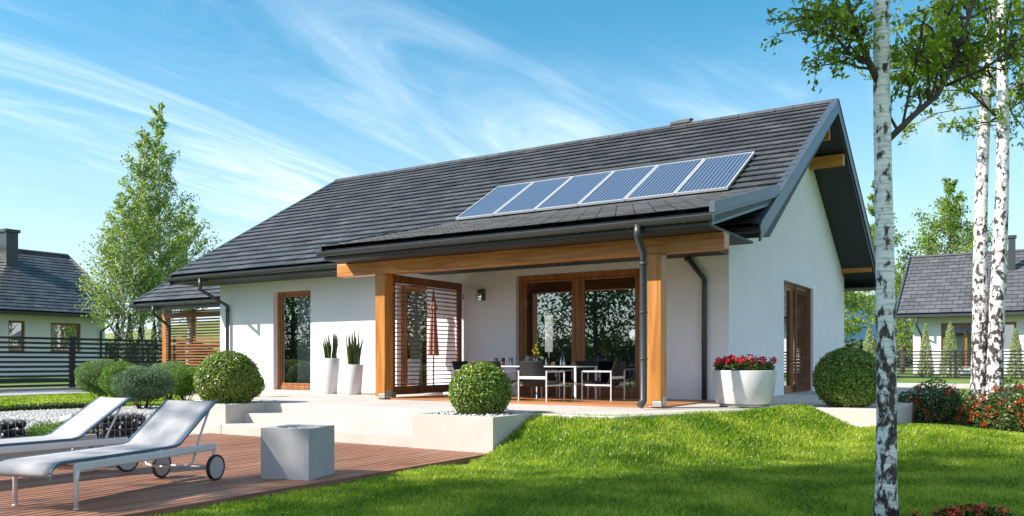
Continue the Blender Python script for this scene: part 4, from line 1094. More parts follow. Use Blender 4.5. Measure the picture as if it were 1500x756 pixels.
# ------------------------------------------------------------------ clipped and loose shrubs
def rand_dirs(rng, n):
    v = rng.normal(size=(n, 3)); return v / np.linalg.norm(v, axis=1, keepdims=True)
def box_ball(label, x, y, z, rx, rz, n, seed, ls, group):
    t = thing('box_ball', label, 'clipped shrub', (x, y, z), group=group)
    rng = np.random.default_rng(seed)
    core = MB(); core.ball((0, 0, rz * 0.88), rx * 0.86, 28, 18, rz / rx); core.build('shade_core', M['core'], t, world=False)
    d = rand_dirs(rng, n)
    lump = 1 + 0.025 * np.sin(d[:, 0] * 7 + seed) * np.sin(d[:, 1] * 6 + 1) * np.sin(d[:, 2] * 8) + 0.012 * rng.normal(size=n)
    sh = np.where(rng.random(n) < 0.65, rng.uniform(0.955, 1.015, n), rng.uniform(0.88, 0.96, n)) * lump; sh = np.where(rng.random(n) < 0.035, sh * rng.uniform(1.02, 1.07, n), sh)
    p = d * sh[:, None] * np.array([rx, rx, rz]); p[:, 2] += rz * 0.90
    k = p[:, 2] > 0.0
    leaf_cloud('foliage', p[k] + np.array([x, y, z]), ls, M['box'], t, rng, 0.72, outward=d[k], out_w=0.55, up_w=0.5)
box_ball('clipped box ball in the planter at the lawn end of the steps', -6.20, 8.95, -0.05, 0.405, 0.375, 9500, 1, 0.036, 'clipped box balls')
box_ball('clipped box ball in the planter behind the sunbeds', -11.22, 8.95, -0.05, 0.51, 0.47, 13000, 2, 0.036, 'clipped box balls')
box_ball('clipped box ball on the terrace by the shaded gable wall', -2.42, 13.15, 0.0, 0.50, 0.46, 13000, 3, 0.036, 'clipped box balls')

def stem_bush(label, x, y, z, w, h, zc, seed, mat, n=7000, ls=0.045):
    """soft rounded crown on several bare spreading stems"""
    t = thing('stem_shrub', label, 'shrub', (x, y, z), group='rounded shrubs on bare stems')
    rng = np.random.default_rng(seed); st = MB()
    for k in range(13):
        a = rng.uniform(0, 2 * PI); r_ = w * 0.33 * math.sqrt(rng.random())
        st.tube([(0.04 * math.cos(a), 0.04 * math.sin(a), -0.03), (r_ * .5 * math.cos(a), r_ * .5 * math.sin(a), zc * .45), (r_ * math.cos(a), r_ * math.sin(a), zc + 0.05)], [0.013, 0.010, 0.006], 5)
    st.build('stems', M['stem'], t, world=False)
    cr = MB(); cr.ball((0, 0, zc + h * .42), w * .36, 20, 12, h / w); cr.build('shade_core', M['core'], t, world=False)
    n = int(n * 1.7); d = rand_dirs(rng, n); lump = 1 + 0.10 * np.sin(d[:, 0] * 5 + seed) * np.cos(d[:, 1] * 4 + seed * 2) + 0.06 * np.sin(d[:, 2] * 7 + d[:, 0] * 5)
    sh = (1 - 0.55 * rng.random(n) ** 2.2) * lump
    p = d * sh[:, None] * np.array([w / 2, w / 2, h / 2]); p[:, 2] += zc + h * 0.42
    leaf_cloud('foliage', p + np.array([x, y, z]), ls, M[mat], t, rng, 0.30, outward=np.stack([d[:, 1], -d[:, 0], d[:, 2] * 0.2], 1), out_w=0.2, up_w=0.1, droop=-0.6)
stem_bush('blue green rounded shrub on bare stems, largest of the row', -14.65, 9.69, -0.27, 1.12, 0.66, 0.24, 1, 'cypress_blue', 12000)
stem_bush('pale green rounded shrub at the fence end of the row', -18.2, 11.0, -0.27, 1.05, 0.80, 0.25, 2, 'cypress', 9000)
stem_bush('fresh yellow green rounded shrub second from the fence end of the row', -16.3, 10.3, -0.27, 0.85, 0.75, 0.24, 3, 'cypress_lime', 8000)
stem_bush('greyish green rounded shrub tucked behind the largest one', -16.75, 11.75, -0.25, 0.95, 0.72, 0.25, 4, 'cypress', 7000)
stem_bush('dark green rounded shrub beside the big box ball', -15.35, 11.15, -0.22, 0.80, 0.62, 0.22, 5, 'cypress_lime', 7000)
stem_bush('small green rounded shrub between the big box ball and the tall window', -12.75, 10.75, -0.02, 0.46, 0.46, 0.06, 6, 'cypress_lime', 4500, 0.035)

# low bush and black stone gabions beside the deck
t = thing('low_bush', 'low fresh green bush between the two black stone gabions', 'shrub', (-11.35, 6.20, -0.46))
rng = np.random.default_rng(9); d = rand_dirs(rng, 7000); d[:, 2] = np.abs(d[:, 2])
p = d * (1 - 0.4 * rng.random(7000)[:, None] ** 2) * np.array([0.46, 0.50, 0.30]) * (1 + 0.12 * np.sin(d[:, 0:1] * 7) * np.sin(d[:, 1:2] * 6))
leaf_cloud('foliage', p + np.array([-11.35, 6.20, -0.46]), 0.04, M['cypress_lime'], t, rng, 0.3, droop=-0.5)
def gabion(label, x0, x1, y0, y1, z0, z1, seed):
    t = thing('gabion', label, 'gabion', ((x0 + x1) / 2, (y0 + y1) / 2, z0), group='black stone gabions beside the deck')
    r = random.Random(seed); mb = MB()
    nx_, ny_, nz_ = max(3, int((x1 - x0) / .10)), int((y1 - y0) / .10), int((z1 - z0) / .085)
    for i in range(nx_):
        for j in range(ny_):
            for k in range(nz_):
                if 0 < i < nx_ - 1 and 0 < j < ny_ - 1 and k < nz_ - 1: continue
                c = (x0 + (i + .5 + r.uniform(-.15, .15)) * (x1 - x0) / nx_, y0 + (j + .5 + r.uniform(-.15, .15)) * (y1 - y0) / ny_, z0 + (k + .5 + r.uniform(-.15, .15)) * (z1 - z0) / nz_)
                n0 = len(mb.v); mb.ball(c, r.uniform(.045, .062), 7, 5, r.uniform(.7, .95), smooth=True)
                for q_ in range(n0, len(mb.v)):
                    v = mb.v[q_]; mb.v[q_] = (v[0] + r.uniform(-.009, .009), v[1] + r.uniform(-.009, .009), v[2] + r.uniform(-.008, .008))
    mb.build('stones', M['stone_black'], t, fix=False)
    w = MB(); e = 0.012
    for k in range(nz_ + 1):
        z = z0 + k * (z1 - z0) / nz_
        for (a, b_) in (((x0 - e, y0 - e, z), (x1 + e, y0 - e, z)), ((x1 + e, y0 - e, z), (x1 + e, y1 + e, z)), ((x1 + e, y1 + e, z), (x0 - e, y1 + e, z))): w.bar(a, b_, .004, .004)
    yy = y0
    while yy <= y1 + .01:
        w.bar((x1 + e, yy, z0), (x1 + e, yy, z1), .004, .004, up=(1, 0, 0)); w.bar((x0 - e, yy, z1 + .004), (x1 + e, yy, z1 + .004), .004, .004); yy += .09
    xx = x0
    while xx <= x1 + .01:
        w.bar((xx, y0 - e, z0), (xx, y0 - e, z1), .004, .004, up=(1, 0, 0)); xx += .09
    w.build('wire_mesh', M['wire'], t, fix=False)
gabion('black stone gabion with its rounded end near the steps', -11.72, -11.15, 6.75, 7.45, -0.50, -0.10, 1)
gabion('long black stone gabion at the frame edge before the low bush', -11.72, -11.15, 3.6, 5.75, -0.50, -0.10, 2)
t = thing('garden_spotlight', 'white cylindrical garden spotlight behind the sunbeds', 'lamp', (-12.35, 6.95, -0.50))
mb = MB(); mb.tube([(-0.08, -0.055, 0.27), (0.07, 0.05, 0.32)], 0.075, 24, smooth=True); mb.build('lamp_head', M['white_metal'], t, bevel=0.006, world=False)
mb = MB(); mb.tube([(0, 0, -0.1), (0, 0, 0.25)], 0.03, 10); mb.build('stake', M['anthracite'], t, world=False)

def hedge_strip(name, label, x0, x1, y0, y1, z0, h, n, ls, seed, mat):
    t = thing(name, label, 'hedge', ((x0 + x1) / 2, (y0 + y1) / 2, z0))
    rng = np.random.default_rng(seed); p = rng.random((n, 3)); f = rng.integers(0, 4, n)
    p[:, 2] = np.where(f < 2, p[:, 2], 1 - .25 * rng.random(n) ** 2); p[:, 0] = np.where(f == 0, .12 * rng.random(n) ** 2, np.where(f == 1, 1 - .12 * rng.random(n) ** 2, p[:, 0]))
    q_ = np.stack([x0 + (x1 - x0) * p[:, 0], y0 + (y1 - y0) * p[:, 1], z0 + h * p[:, 2]], 1)
    q_ += rng.normal(scale=ls * .35, size=(n, 3)) + (0.06 * h * np.sin(q_[:, 1] * 3.1) * np.sin(q_[:, 0] * 2.3))[:, None] * np.array([0, 0, 1])
    c = MB(); m_ = min(.12, (x1 - x0) * .2); c.box(x0 + m_, x1 - m_, y0 + m_, y1 - m_, z0, z0 + h * .85); c.build('shade_core', M['core'], t)
    leaf_cloud('foliage', q_, ls, M[mat], t, rng, .55)
hedge_strip('low_hedge', 'very low clipped dark hedge along the lawn edge behind the sunbeds', -16.15, -15.85, 3.0, 9.7, -0.30, 0.15, 9000, 0.04, 41, 'shrub')
hedge_strip('added_hedge', 'added tall dark hedge behind the viewpoint, to darken the low window reflections', -70.0, -5.0, -19.0, -18.0, -0.6, 2.6, 16000, 0.26, 42, 'leaf_garden')  # out-of-view hedge, put in to darken the lower part of the window reflections
# gravel bed
def gravel_zone(X, Y): return ((X > -15.8) & (X < -12.0) & (Y > 6.4) & (Y < 10.4)) | ((X > -13.2) & (X < -11.05) & (Y > 7.45) & (Y < 8.5)) | ((X > -12.6) & (X < -11.05) & (Y > 3.0) & (Y < 7.6))
gx_, gy_ = np.meshgrid(np.arange(-15.9, -11.0, 0.1), np.arange(3.0, 10.5, 0.1)); cx_, cy_ = gx_.ravel(), gy_.ravel(); k = gravel_zone(cx_ + .05, cy_ + .05); cx_, cy_ = cx_[k], cy_[k]
Q = np.stack([np.stack([cx_ + a, cy_ + b, ground_z(cx_ + a, cy_ + b) + .012], 1) for a, b in ((0, 0), (.1, 0), (.1, .1), (0, .1))], 1).reshape(-1, 3)
tag(np_mesh('gravel_bed', Q, np.arange(len(Q)), np.full(len(Q) // 4, 4), M['stone_white']), kind='structure')
rng = np.random.default_rng(31); n = 40000
xs_, ys_ = rng.uniform(-15.8, -11.1, n), rng.uniform(3.0, 10.4, n)
k = gravel_zone(xs_, ys_) & ~((xs_ > -12.15) & (ys_ > 8.42)) & ~((xs_ > -11.8) & (ys_ < 7.52)); xs_, ys_ = xs_[k], ys_[k]
octv = np.array([(1, 0, 0), (0, 1, 0), (-1, 0, 0), (0, -1, 0), (0, 0, .7), (0, 0, -.7)]); octf = np.array([(0, 1, 4), (1, 2, 4), (2, 3, 4), (3, 0, 4), (1, 0, 5), (2, 1, 5), (3, 2, 5), (0, 3, 5)])
m_ = len(xs_); sz = rng.uniform(.016, .036, m_)
V = (octv[None] * sz[:, None, None] * rng.uniform(.7, 1.3, (m_, 6, 1))) + np.stack([xs_, ys_, ground_z(xs_, ys_) + .015 + rng.uniform(0, .02, m_)], 1)[:, None]
lp = (octf.ravel()[None] + (np.arange(m_) * 6)[:, None]).ravel()
tag(np_mesh('gravel', V.reshape(-1, 3), lp, np.full(m_ * 8, 3), M['stone_white']), 'loose white pebbles spread beside the gabion and steps', 'gravel', kind='stuff')

# ------------------------------------------------------------------ fences, kerbs, paths
def fence(name, label, p0, p1, z0, z1, nrail, posts, rail_h, post_w):
    mid = ((p0[0] + p1[0]) / 2, (p0[1] + p1[1]) / 2, z0)
    t = thing(name, label, 'fence', mid)
    d = Vector((p1[0] - p0[0], p1[1] - p0[1], 0)); L = d.length; d.normalize(); nrm_ = Vector((-d.y, d.x, 0))
    mb = MB()
    for k in range(nrail):
        z = z0 + (k + 0.5) * (z1 - z0) / nrail
        mb.bar((p0[0], p0[1], z), (p1[0], p1[1], z), 0.03, rail_h)
    mb.build('rails', M['fence'], t)
    for s in posts:
        c = Vector((p0[0], p0[1], 0)) + d * s
        b = MB(); b.bar((c.x, c.y, z0 - 0.15), (c.x, c.y, z1 + 0.01), post_w, 0.07, up=(nrm_.x, nrm_.y, 0)); b.build('post', M['fence'], t)
    return t
fence('slat_fence', 'black horizontal slat fence in front of the neighbour with the big dark chimney', (-27.5, 4.0), (-27.5, 22.5), -0.20, 1.50, 11, [1.5, 5.3, 11.6, 18.4], 0.075, 0.20)
fence('slat_fence', 'black horizontal slat fence behind the birches in front of the grey roofed house', (-9.5, 40.3), (7.0, 40.3), -0.10, 1.16, 9, [0.1, 3.2, 6.4, 9.6, 12.8, 16.4], 0.06, 0.10)
mb = MB(); mb.box(-27.7, -27.35, 2.0, 24.0, -0.9, -0.20); t = mb.build('fence_plinth', M['cube']); tag(t, 'grey concrete plinth under the fence beside the lawn', 'wall')
mb = MB(); mb.box(-9.6, 7.5, 40.15, 40.45, -0.9, -0.10); t = mb.build('fence_plinth', M['cube']); tag(t, 'grey concrete plinth under the fence behind the birches', 'wall')
mb = MB(); mb.box(-23.4, -23.2, 0.0, 15.5, -0.9, -0.23); t = mb.build('kerb', M['slab']); tag(t, kind='structure')
mb = MB(); mb.box(-27.3, -23.4, 0.0, 15.5, -0.9, -0.275); t = mb.build('path', M['cube']); tag(t, kind='structure')
mb = MB(); mb.box(-9.0, 8.0, 33.0, 36.0, -0.8, -0.18); t = mb.build('path', M['slab']); tag(t, kind='structure')
mb = MB(); mb.box(-1.15, 10.0, 24.3, 24.6, -0.8, 0.02); t = mb.build('kerb', M['slab']); tag(t, kind='structure')

# ------------------------------------------------------------------ neighbouring houses
# far side: ridge runs along Y
def neighbour_left():
    t = thing('house', 'white neighbour house with dark tiled roof and big dark chimney behind the slat fence', 'house', (-45.3, 17.0, 0.1))
    ex, ez, rx_, rz_ = -39.8, 3.04, -45.3, 6.48; y0, y1 = 2.0, 25.42; sl_ = (rz_ - ez) / (ex - rx_)
    mb = MB(); tmp = MB(); rr = random.Random(5)
    slope_tiles(tmp, y0, y1, 0.0, ez, ex - rx_, rz_, tw=0.33, course=0.32, rng=rr, lift=0.045)
    mb.v = [(ex - v[1], v[0], v[2]) for v in tmp.v]; mb.f = tmp.f; mb.sm = tmp.sm
    rf = mb.build('roof', M['tile'], t)
    mb = MB(); mb.prism([(ex - .05, ez - .03), (rx_, rz_ - .03), (2 * rx_ - ex, ez - .03), (2 * rx_ - ex, ez - .2), (rx_, rz_ - .25), (ex - .05, ez - .2)], y0 + .02, y1 - .02, 'y'); mb.build('roof_deck', M['soffit'], t)
    mb = MB(); mb.box(ex - .06, ex + .06, y0, y1, ez - .22, ez - .06); mb.build('gutter', M['anthracite'], t)
    mb = MB(); mb.bar((rx_, y0, rz_ + .04), (rx_, y1, rz_ + .04), .26, .10); mb.build('ridge_tile', M['tile'], t)
    mb = MB(); mb.bar((ex + .05, y1, ez + .0), (rx_, y1, rz_ + .03), .05, .16); mb.build('verge_board', M['verge'], t)
    wx = -40.55; mb = MB()
    wall_grid(mb, 'x', wx, y0 + .6, y1 - .7, 0.0, ez - .02, [(20.0, 20.75, 1.14, 2.58), (21.95, 23.45, 1.16, 2.55)], 0.2, -1)
    for yy in (y0 + .6, y1 - .7): mb.quad((wx, yy, 0), (2 * rx_ - wx, yy, 0), (2 * rx_ - wx, yy, ez - .02), (rx_, yy, rz_ - .35), (wx, yy, ez - .02))
    mb.build('wall', M['stucco'], t, fix=False)
    mb = MB(); mb.box(wx - 1.2, wx - 1.18, y0 + .7, y1 - .8, 0.1, ez - .1); mb.build('inner_wall', M['inside_dark'], t)
    for (a, b_, z0, z1) in ((20.0, 20.75, 1.14, 2.58), (21.95, 23.45, 1.16, 2.55)):
        f = MB(); x = wx - .10
        f.box(x - .07, x, a + .002, a + .09, z0, z1); f.box(x - .07, x, b_ - .09, b_ - .002, z0, z1); f.box(x - .07, x - .001, a + .09, b_ - .09, z1 - .10, z1 - .002); f.box(x - .07, x - .001, a + .09, b_ - .09, z0 + .002, z0 + .08)
        w = f.build('window', M['frame_v'], t)
        p_ = MB(); p_.quad((x - .04, a + .08, z0 + .05), (x - .04, b_ - .08, z0 + .05), (x - .04, b_ - .08, z1 - .05), (x - .04, a + .08, z1 - .05)); p_.build('pane', M['glass_far'], w)
        s = MB(); s.box(wx + .002, wx + .06, a - .05, b_ + .05, z0 - .05, z0 - .002); s.build('sill', M['anthracite'], w)
    s = MB(); s.tube([(ex - .02, 24.75, ez - .22), (ex - .05, 24.7, ez - .45), (wx + .1, 24.45, ez - .85), (wx + .1, 24.45, 0.0)], .05, 8); s.build('downspout', M['anthracite'], t)
    c = MB(); c.box(-44.5, -43.6, 21.4, 21.97, 4.6, 7.15); ch = c.build('chimney', M['anthracite'], t)
    c = MB(); c.box(-44.58, -43.52, 21.32, 22.05, 7.151, 7.30); c.build('chimney_cap', M['anthracite'], ch)
neighbour_left()
def neighbour_right():
    t = thing('house', 'white neighbour house with light grey roof behind the birch trunks', 'house', (2.0, 51.35, 0.3))
    ey, ez, ry, rz_ = 45.85, 3.06, 51.35, 6.47; x0, x1 = -6.2, 12.0; rr = random.Random(6)
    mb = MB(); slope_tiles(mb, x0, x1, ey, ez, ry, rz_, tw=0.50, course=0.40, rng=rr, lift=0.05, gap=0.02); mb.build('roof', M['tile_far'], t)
    mb = MB(); mb.prism([(ey + .04, ez - .03), (ry, rz_ - .03), (2 * ry - ey, ez - .03), (2 * ry - ey, ez - .22), (ry, rz_ - .25), (ey + .04, ez - .22)], x0 + .03, x1 - .02); mb.build('roof_deck', M['soffit'], t)
    mb = MB(); mb.box(x0 - .02, x1, ey - .08, ey + .05, ez - .20, ez - .06); mb.build('gutter', M['anthracite'], t)
    mb = MB(); mb.bar((x0, ry, rz_ + .05), (x1, ry, rz_ + .05), .28, .10); mb.build('ridge_tile', M['tile_far'], t)
    mb = MB(); mb.bar((x0 - .01, ey - .02, ez + .02), (x0 - .01, ry, rz_ + .05), .06, .18); mb.build('verge_board', M['verge'], t)
    wy = 46.65; H_ = [(-4.23, -2.30, 0.4, 2.58), (-1.9, -1.0, 1.25, 2.58)]
    mb = MB(); wall_grid(mb, 'y', wy, -5.5, x1 - .7, 0.0, ez - .02, H_, 0.2, 1)
    mb.quad((-5.5, wy, 0), (-5.5, 2 * ry - wy, 0), (-5.5, 2 * ry - wy, ez - .02), (-5.5, ry, rz_ - .35), (-5.5, wy, ez - .02)); mb.build('wall', M['stucco'], t, fix=False)
    mb = MB(); mb.box(-5.4, x1 - .8, wy + 1.4, wy + 1.42, 0.1, ez - .1); mb.build('inner_wall', M['stucco_in'], t)
    for i, (a, b_, z0, z1) in enumerate(H_):
        y = wy + .08; f = MB()
        f.box(a, a + .10, y, y + .08, z0, z1); f.box(b_ - .10, b_, y, y + .08, z0, z1); f.box(a + .1, b_ - .1, y, y + .079, z1 - .14, z1)
        if i == 0: f.box(a + 1.05, a + 1.15, y, y + .08, z0, z1 - .5); f.box(a + 1.15, b_ - .1, y, y + .079, z1 - .6, z1 - .5)
        w = f.build('window', M['frame_v'], t)
        p_ = MB(); p_.quad((a + .08, y + .05, z0), (b_ - .08, y + .05, z0), (b_ - .08, y + .05, z1 - .1), (a + .08, y + .05, z1 - .1)); p_.build('pane', M['glass_far'], w)
    s = MB(); s.tube([(-5.25, ey - .02, ez - .2), (-5.25, ey - .02, ez - .6), (-5.1, wy - .07, ez - 1.1), (-5.1, wy - .07, 0.3)], .05, 8); s.build('downspout', M['anthracite'], t)
    c = MB(); c.box(-1.42, -1.10, 49.4, 49.7, 4.6, 6.95); ch = c.build('flue', M['anthracite'], t)
    c = MB(); c.box(-1.47, -1.05, 49.35, 49.75, 6.951, 7.10); c.build('flue_cap', M['anthracite'], ch)
neighbour_right()

# ------------------------------------------------------------------ trees
def grow(t, seed, H, r0, zb, prof, nb, up, nleaf, ls, bark, leaf, wob=0.10, sub=5, spread=0.16, lean=(0, 0), leaf_r=1.0, cut=None):
    """tapered trunk with limbs; leaves sit along the outer limbs and their side shoots"""
    rng = np.random.default_rng(seed); o = np.array(origin_of(t))
    npt = 12; hs_ = np.linspace(0, 1, npt)
    wx_ = wob * np.cumsum(rng.normal(size=npt)) * 0.4; wy_ = wob * np.cumsum(rng.normal(size=npt)) * 0.4; wx_ -= wx_[0]; wy_ -= wy_[0]
    tp = np.stack([wx_ + lean[0] * hs_ * H, wy_ + lean[1] * hs_ * H, hs_ * H - 0.1], 1)
    rad = r0 * (1 - 0.93 * hs_ ** 0.9)
    mb = MB(); mb.tube([tuple(p) for p in tp], list(rad), 12)
    mb.build('trunk', M[bark], t, world=False, fix=False)
    br = MB(); pts = []; wts = []
    for i in range(nb):
        u = (i + rng.random()) / nb; z = zb + (H - zb) * u * 0.985; f = z / H
        c = np.array([np.interp(f, hs_, tp[:, k]) for k in range(3)]); rt_ = float(np.interp(f, hs_, rad))
        az = i * 2.39996 + rng.uniform(-.4, .4); L = prof(u) * rng.uniform(0.75, 1.2); el = up * rng.uniform(0.75, 1.2)
        d = np.array([math.cos(az) * math.cos(el), math.sin(az) * math.cos(el), math.sin(el)])
        p = c.copy(); path = [p.copy()]; m_ = 5
        for k in range(m_):
            d = d + rng.normal(scale=0.10, size=3) + np.array([0, 0, 0.05]); d /= np.linalg.norm(d); p = p + d * L / m_; path.append(p.copy())
        rb = max(0.008, min(rt_ * 0.45, 0.012 + L * 0.018))
        br.tube([tuple(q_) for q_ in path], [rb * (1 - 0.8 * k / m_) for k in range(m_ + 1)], 5)
        path = np.array(path)
        for k in range(sub):
            s = rng.uniform(0.25, 1.0) * m_; i0 = min(int(s), m_ - 1); a = path[i0] + (path[i0 + 1] - path[i0]) * (s - i0)
            dd = d * 0.6 + rng.normal(scale=0.55, size=3) + np.array([0, 0, 0.15]); dd /= np.linalg.norm(dd); l2 = L * rng.uniform(0.22, 0.45)
            b_ = a + dd * l2; br.tube([tuple(a), tuple((a + b_) / 2 + rng.normal(scale=.02 * L, size=3)), tuple(b_)], [rb * .4, rb * .3, rb * .15], 4, caps=False)
            for q_ in np.linspace(0.15, 1.0, 4): pts.append(a + (b_ - a) * q_); wts.append(L)
        for q_ in np.linspace(0.35, 1, 4): pts.append(path[0] + (path[-1] - path[0]) * q_); wts.append(L)
    br.build('branches', M[bark] if bark != 'birch' else M['bark'], t, world=False, fix=False)
    pts = np.array(pts); wts = np.array(wts); idx = rng.choice(len(pts), nleaf, p=wts / wts.sum())
    pos = pts[idx] + rng.normal(size=(nleaf, 3)) * (spread * wts[idx])[:, None] * leaf_r
    if cut is not None: pos = pos[pos[:, 2] > cut]
    leaf_cloud('crown', pos + o, ls, M[leaf], t, rng, 0.6, up_w=0.5, droop=0.5)
def column_prof(w, low=0.75): return lambda u: w * (low + (1 - low) * min(1, u / 0.18)) * (1 - u) ** 0.75 + 0.15
def dpt(px, d): l = (px - 750) / 1216 * d; c, s = math.cos(R(YAW)), math.sin(R(YAW)); return (c * l - s * d, s * l + c * d)

FAR = 'tall birches behind the fence and carport'
def far_birch(label, x, y, H, w, seed, n, zb=1.6, ls=0.120):
    t = thing('birch_tree', label, 'tree', (x, y, -0.2), group=FAR)
    grow(t, seed, H, 0.15, zb, column_prof(w), 52, 0.85, int(n * .8), ls, 'birch_far', 'leaf_far', spread=0.075, sub=7)
far_birch('tallest pale green birch, its pointed top standing over all the other trees', -34.1, 23.4, 12.9, 2.35, 1, 15000, 2.2)
far_birch('pale green birch with the lowest crown, nearest the chimney house', -33.4, 21.2, 8.2, 2.7, 2, 10000, 1.6)
far_birch('pale green birch with two thin upright limbs beside the tallest one', -33.7, 22.4, 11.4, 1.9, 3, 9000, 2.4)
far_birch('pale green birch leaning out over the roof of the main house', -35.0, 25.6, 8.6, 2.4, 4, 9000, 2.4)

BG = 'trees beyond the gable and the grey roofed house'
def back_tree(label, x, y, H, w, seed, n, zb, ls=0.2, z=-0.1):
    t = thing('leafy_tree', label, 'tree', (x, y, z), group=BG)
    grow(t, seed, H, 0.16, zb, column_prof(w, 0.6), 28, 0.75, n, ls * 0.72, 'bark', 'leaf_far', spread=0.10)
back_tree('pale green tree behind the thick front birch trunk, beside the gable overhang', -8.6, 56.0, 12.6, 2.3, 11, 7000, 2.4, 0.25)
back_tree('small loose tree between the gable and the grey roofed house', -7.1, 55.0, 7.0, 1.7, 12, 3200, 0.9, 0.24)
back_tree('pale green tree with an open crown rising behind the grey roof', -5.8, 70.0, 14.6, 4.0, 13, 10000, 4.5, 0.30)
t = thing('birch_tree', 'slim young birch with sparse leaves just past the white gable wall', 'tree', (-7.6, 41.0, -0.1), group=BG)
grow(t, 14, 6.5, 0.10, 1.6, column_prof(1.6), 18, 0.6, 2200, 0.2, 'birch_far', 'leaf_far')

def conifer(label, x, y, z, h, w, seed, mat, n, group, ls=0.10):
    t = thing('slim_conifer', label, 'conifer', (x, y, z), group=group)
    rng = np.random.default_rng(seed); u = rng.random(n) ** 1.4; a = rng.uniform(0, 2 * PI, n)
    r_ = w / 2 * (1 - u) ** 0.65 * np.minimum(1, 0.6 + u * 4) * (1 - 0.45 * rng.random(n) ** 2) * (1 + 0.12 * np.sin(a * 4 + u * 14 + seed))
    p = np.stack([r_ * np.cos(a), r_ * np.sin(a), 0.05 + u * h + rng.normal(scale=.04, size=n)], 1)
    mb = MB(); mb.tube([(0, 0, -.1), (0, 0, h * .8)], [w * .08, .01], 6); mb.build('trunk', M['bark'], t, world=False)
    leaf_cloud('crown', p + np.array([x, y, z]), ls, M[mat], t, rng, 0.35, droop=-1.2)
CG = 'pale slim conifers along the fence'
for lab, px, d, h, w in (('pale slim conifer in the gap between the gable and the thick birch trunk', 1274, 36.8, 2.35, 0.85), ('pale slim conifer before the grey roofed house, the shorter one under its downspout', 1356, 37.6, 2.35, 0.72), ('pale slim conifer standing in front of the wide neighbour window', 1392, 37.2, 2.45, 0.98), ('pale slim conifer past the twin birch trunks at the frame edge', 1488, 36.6, 2.15, 0.72)):
    x, y = dpt(px, d); conifer(lab, x, y, -.12, h, w, int(px), 'thuja', 3200, CG)
DG = 'dark slim conifers beyond the side fence'
for k, (px, d, h) in enumerate(((172, 33, 2.5), (190, 34.5, 2.9), (205, 35, 2.4), (226, 34, 2.6))):
    x, y = dpt(px, d); conifer(['dark slim conifer beyond the side fence, nearest the chimney house', 'dark slim conifer beyond the side fence, the tallest of its row', 'dark slim conifer beyond the side fence between the birch trunks', 'dark slim conifer beyond the side fence, nearest the carport'][k], x, y, -.3, h, 0.55, 40 + k, 'conifer_dark', 1500, DG)
# a loose hedgerow of bushes at the foot of the hill
rng = np.random.default_rng(77); pos = []
for (px, d, w, h) in ((1255, 95, 9, 3.4), (1300, 110, 8, 4.0), (175, 75, 6, 2.6), (215, 90, 8, 3.2), (240, 70, 5, 2.4), (120, 120, 12, 5), (280, 85, 6, 3)):
    x, y = dpt(px, d); dd = rand_dirs(rng, 1500); dd[:, 2] = np.abs(dd[:, 2]); pos.append(dd * (1 - .4 * rng.random((1500, 1)) ** 2) * np.array([w / 2, w / 2, h]) + np.array([x, y, -.3]))
o = leaf_cloud('hedgerow', np.concatenate(pos), 0.5, M['conifer_dark'], None, rng, 0.6); tag(o, 'far dark green bushes at the foot of the hill', 'bushes', kind='stuff')

# front birches -----------------------------------------------------------
def wp(px, py, d):
    x, y = dpt(px, d); return np.array([x, y, 0.68 + (529 - py) / 1216 * d])
def twigs_with_leaves(t, specs, seed, ls, leaf, dens=34, width=0.16):
    """limb polylines, each with side shoots running out to given ends; leaves line the shoots"""
    rng = np.random.default_rng(seed); limb = MB(); pos = []; o = np.array(origin_of(t))
    for path, rad, ends in specs:
        path = [np.array(p) for p in path]
        limb.tube([tuple(p - o) for p in path], rad, 8)
        dense = np.concatenate([np.linspace(path[i], path[i + 1], 8) for i in range(len(path) - 1)])
        for e in ends:
            e = np.array(e); j = np.argmin(np.linalg.norm(dense - e, axis=1)); j = max(0, j - rng.integers(2, 8)); a = dense[j]
            mid = (a + e) / 2 + rng.normal(scale=0.04, size=3) + np.array([0, 0, 0.05]); tw = [a, (a + mid) / 2 + rng.normal(scale=.015, size=3), mid, (mid + e) / 2 + rng.normal(scale=.02, size=3), e]
            limb.tube([tuple(p - o) for p in tw], [0.012, 0.010, 0.008, 0.006, 0.003], 5, caps=False)
            L = np.linalg.norm(e - a)
            for s in range(max(3, int(L / 0.07))):
                u = rng.uniform(0.3, 1.0) * 4; i0 = min(int(u), 3); q_ = tw[i0] + (tw[i0 + 1] - tw[i0]) * (u - i0)
                dd = rng.normal(size=3); dd[2] -= .15; dd /= np.linalg.norm(dd); l2 = rng.uniform(0.5, 1.3) * width; b_ = q_ + dd * l2
                limb.tube([tuple(q_ - o), tuple(b_ - o)], [0.003, 0.0015], 3, caps=False)
                m_ = int(dens * l2 / 0.25) + 3; f = rng.uniform(0.1, 1.08, m_)[:, None]
                pos.append(q_ + (b_ - q_) * f + rng.normal(scale=0.022, size=(m_, 3)))
    limb.build('branches', M['bark'], t, world=False, fix=False)
    pos = np.concatenate(pos)
    leaf_cloud('crown', pos, ls, M[leaf], t, rng, 0.46, up_w=0.6, droop=0.9)
fx, fy = dpt(1297, 6.0)
t = thing('birch_tree', 'thick white birch trunk nearest the camera with black bark plates', 'tree', (fx, fy, -0.60), group='white birches on the lawn')
mb = MB(); n = 26; pts = []; rads = []
for k in range(n):
    z = k / (n - 1) * 9.0
    pts.append((0.012 * math.sin(z * 1.3) - 0.004 * z, 0.01 * math.cos(z * 1.1), z)); rads.append(0.073 - 0.0048 * z + (0.03 * math.exp(-z * 6)))
mb.tube(pts, rads, 24); mb.build('trunk', M['birch'], t, world=False, fix=False)
rr = random.Random(2)
spec = []
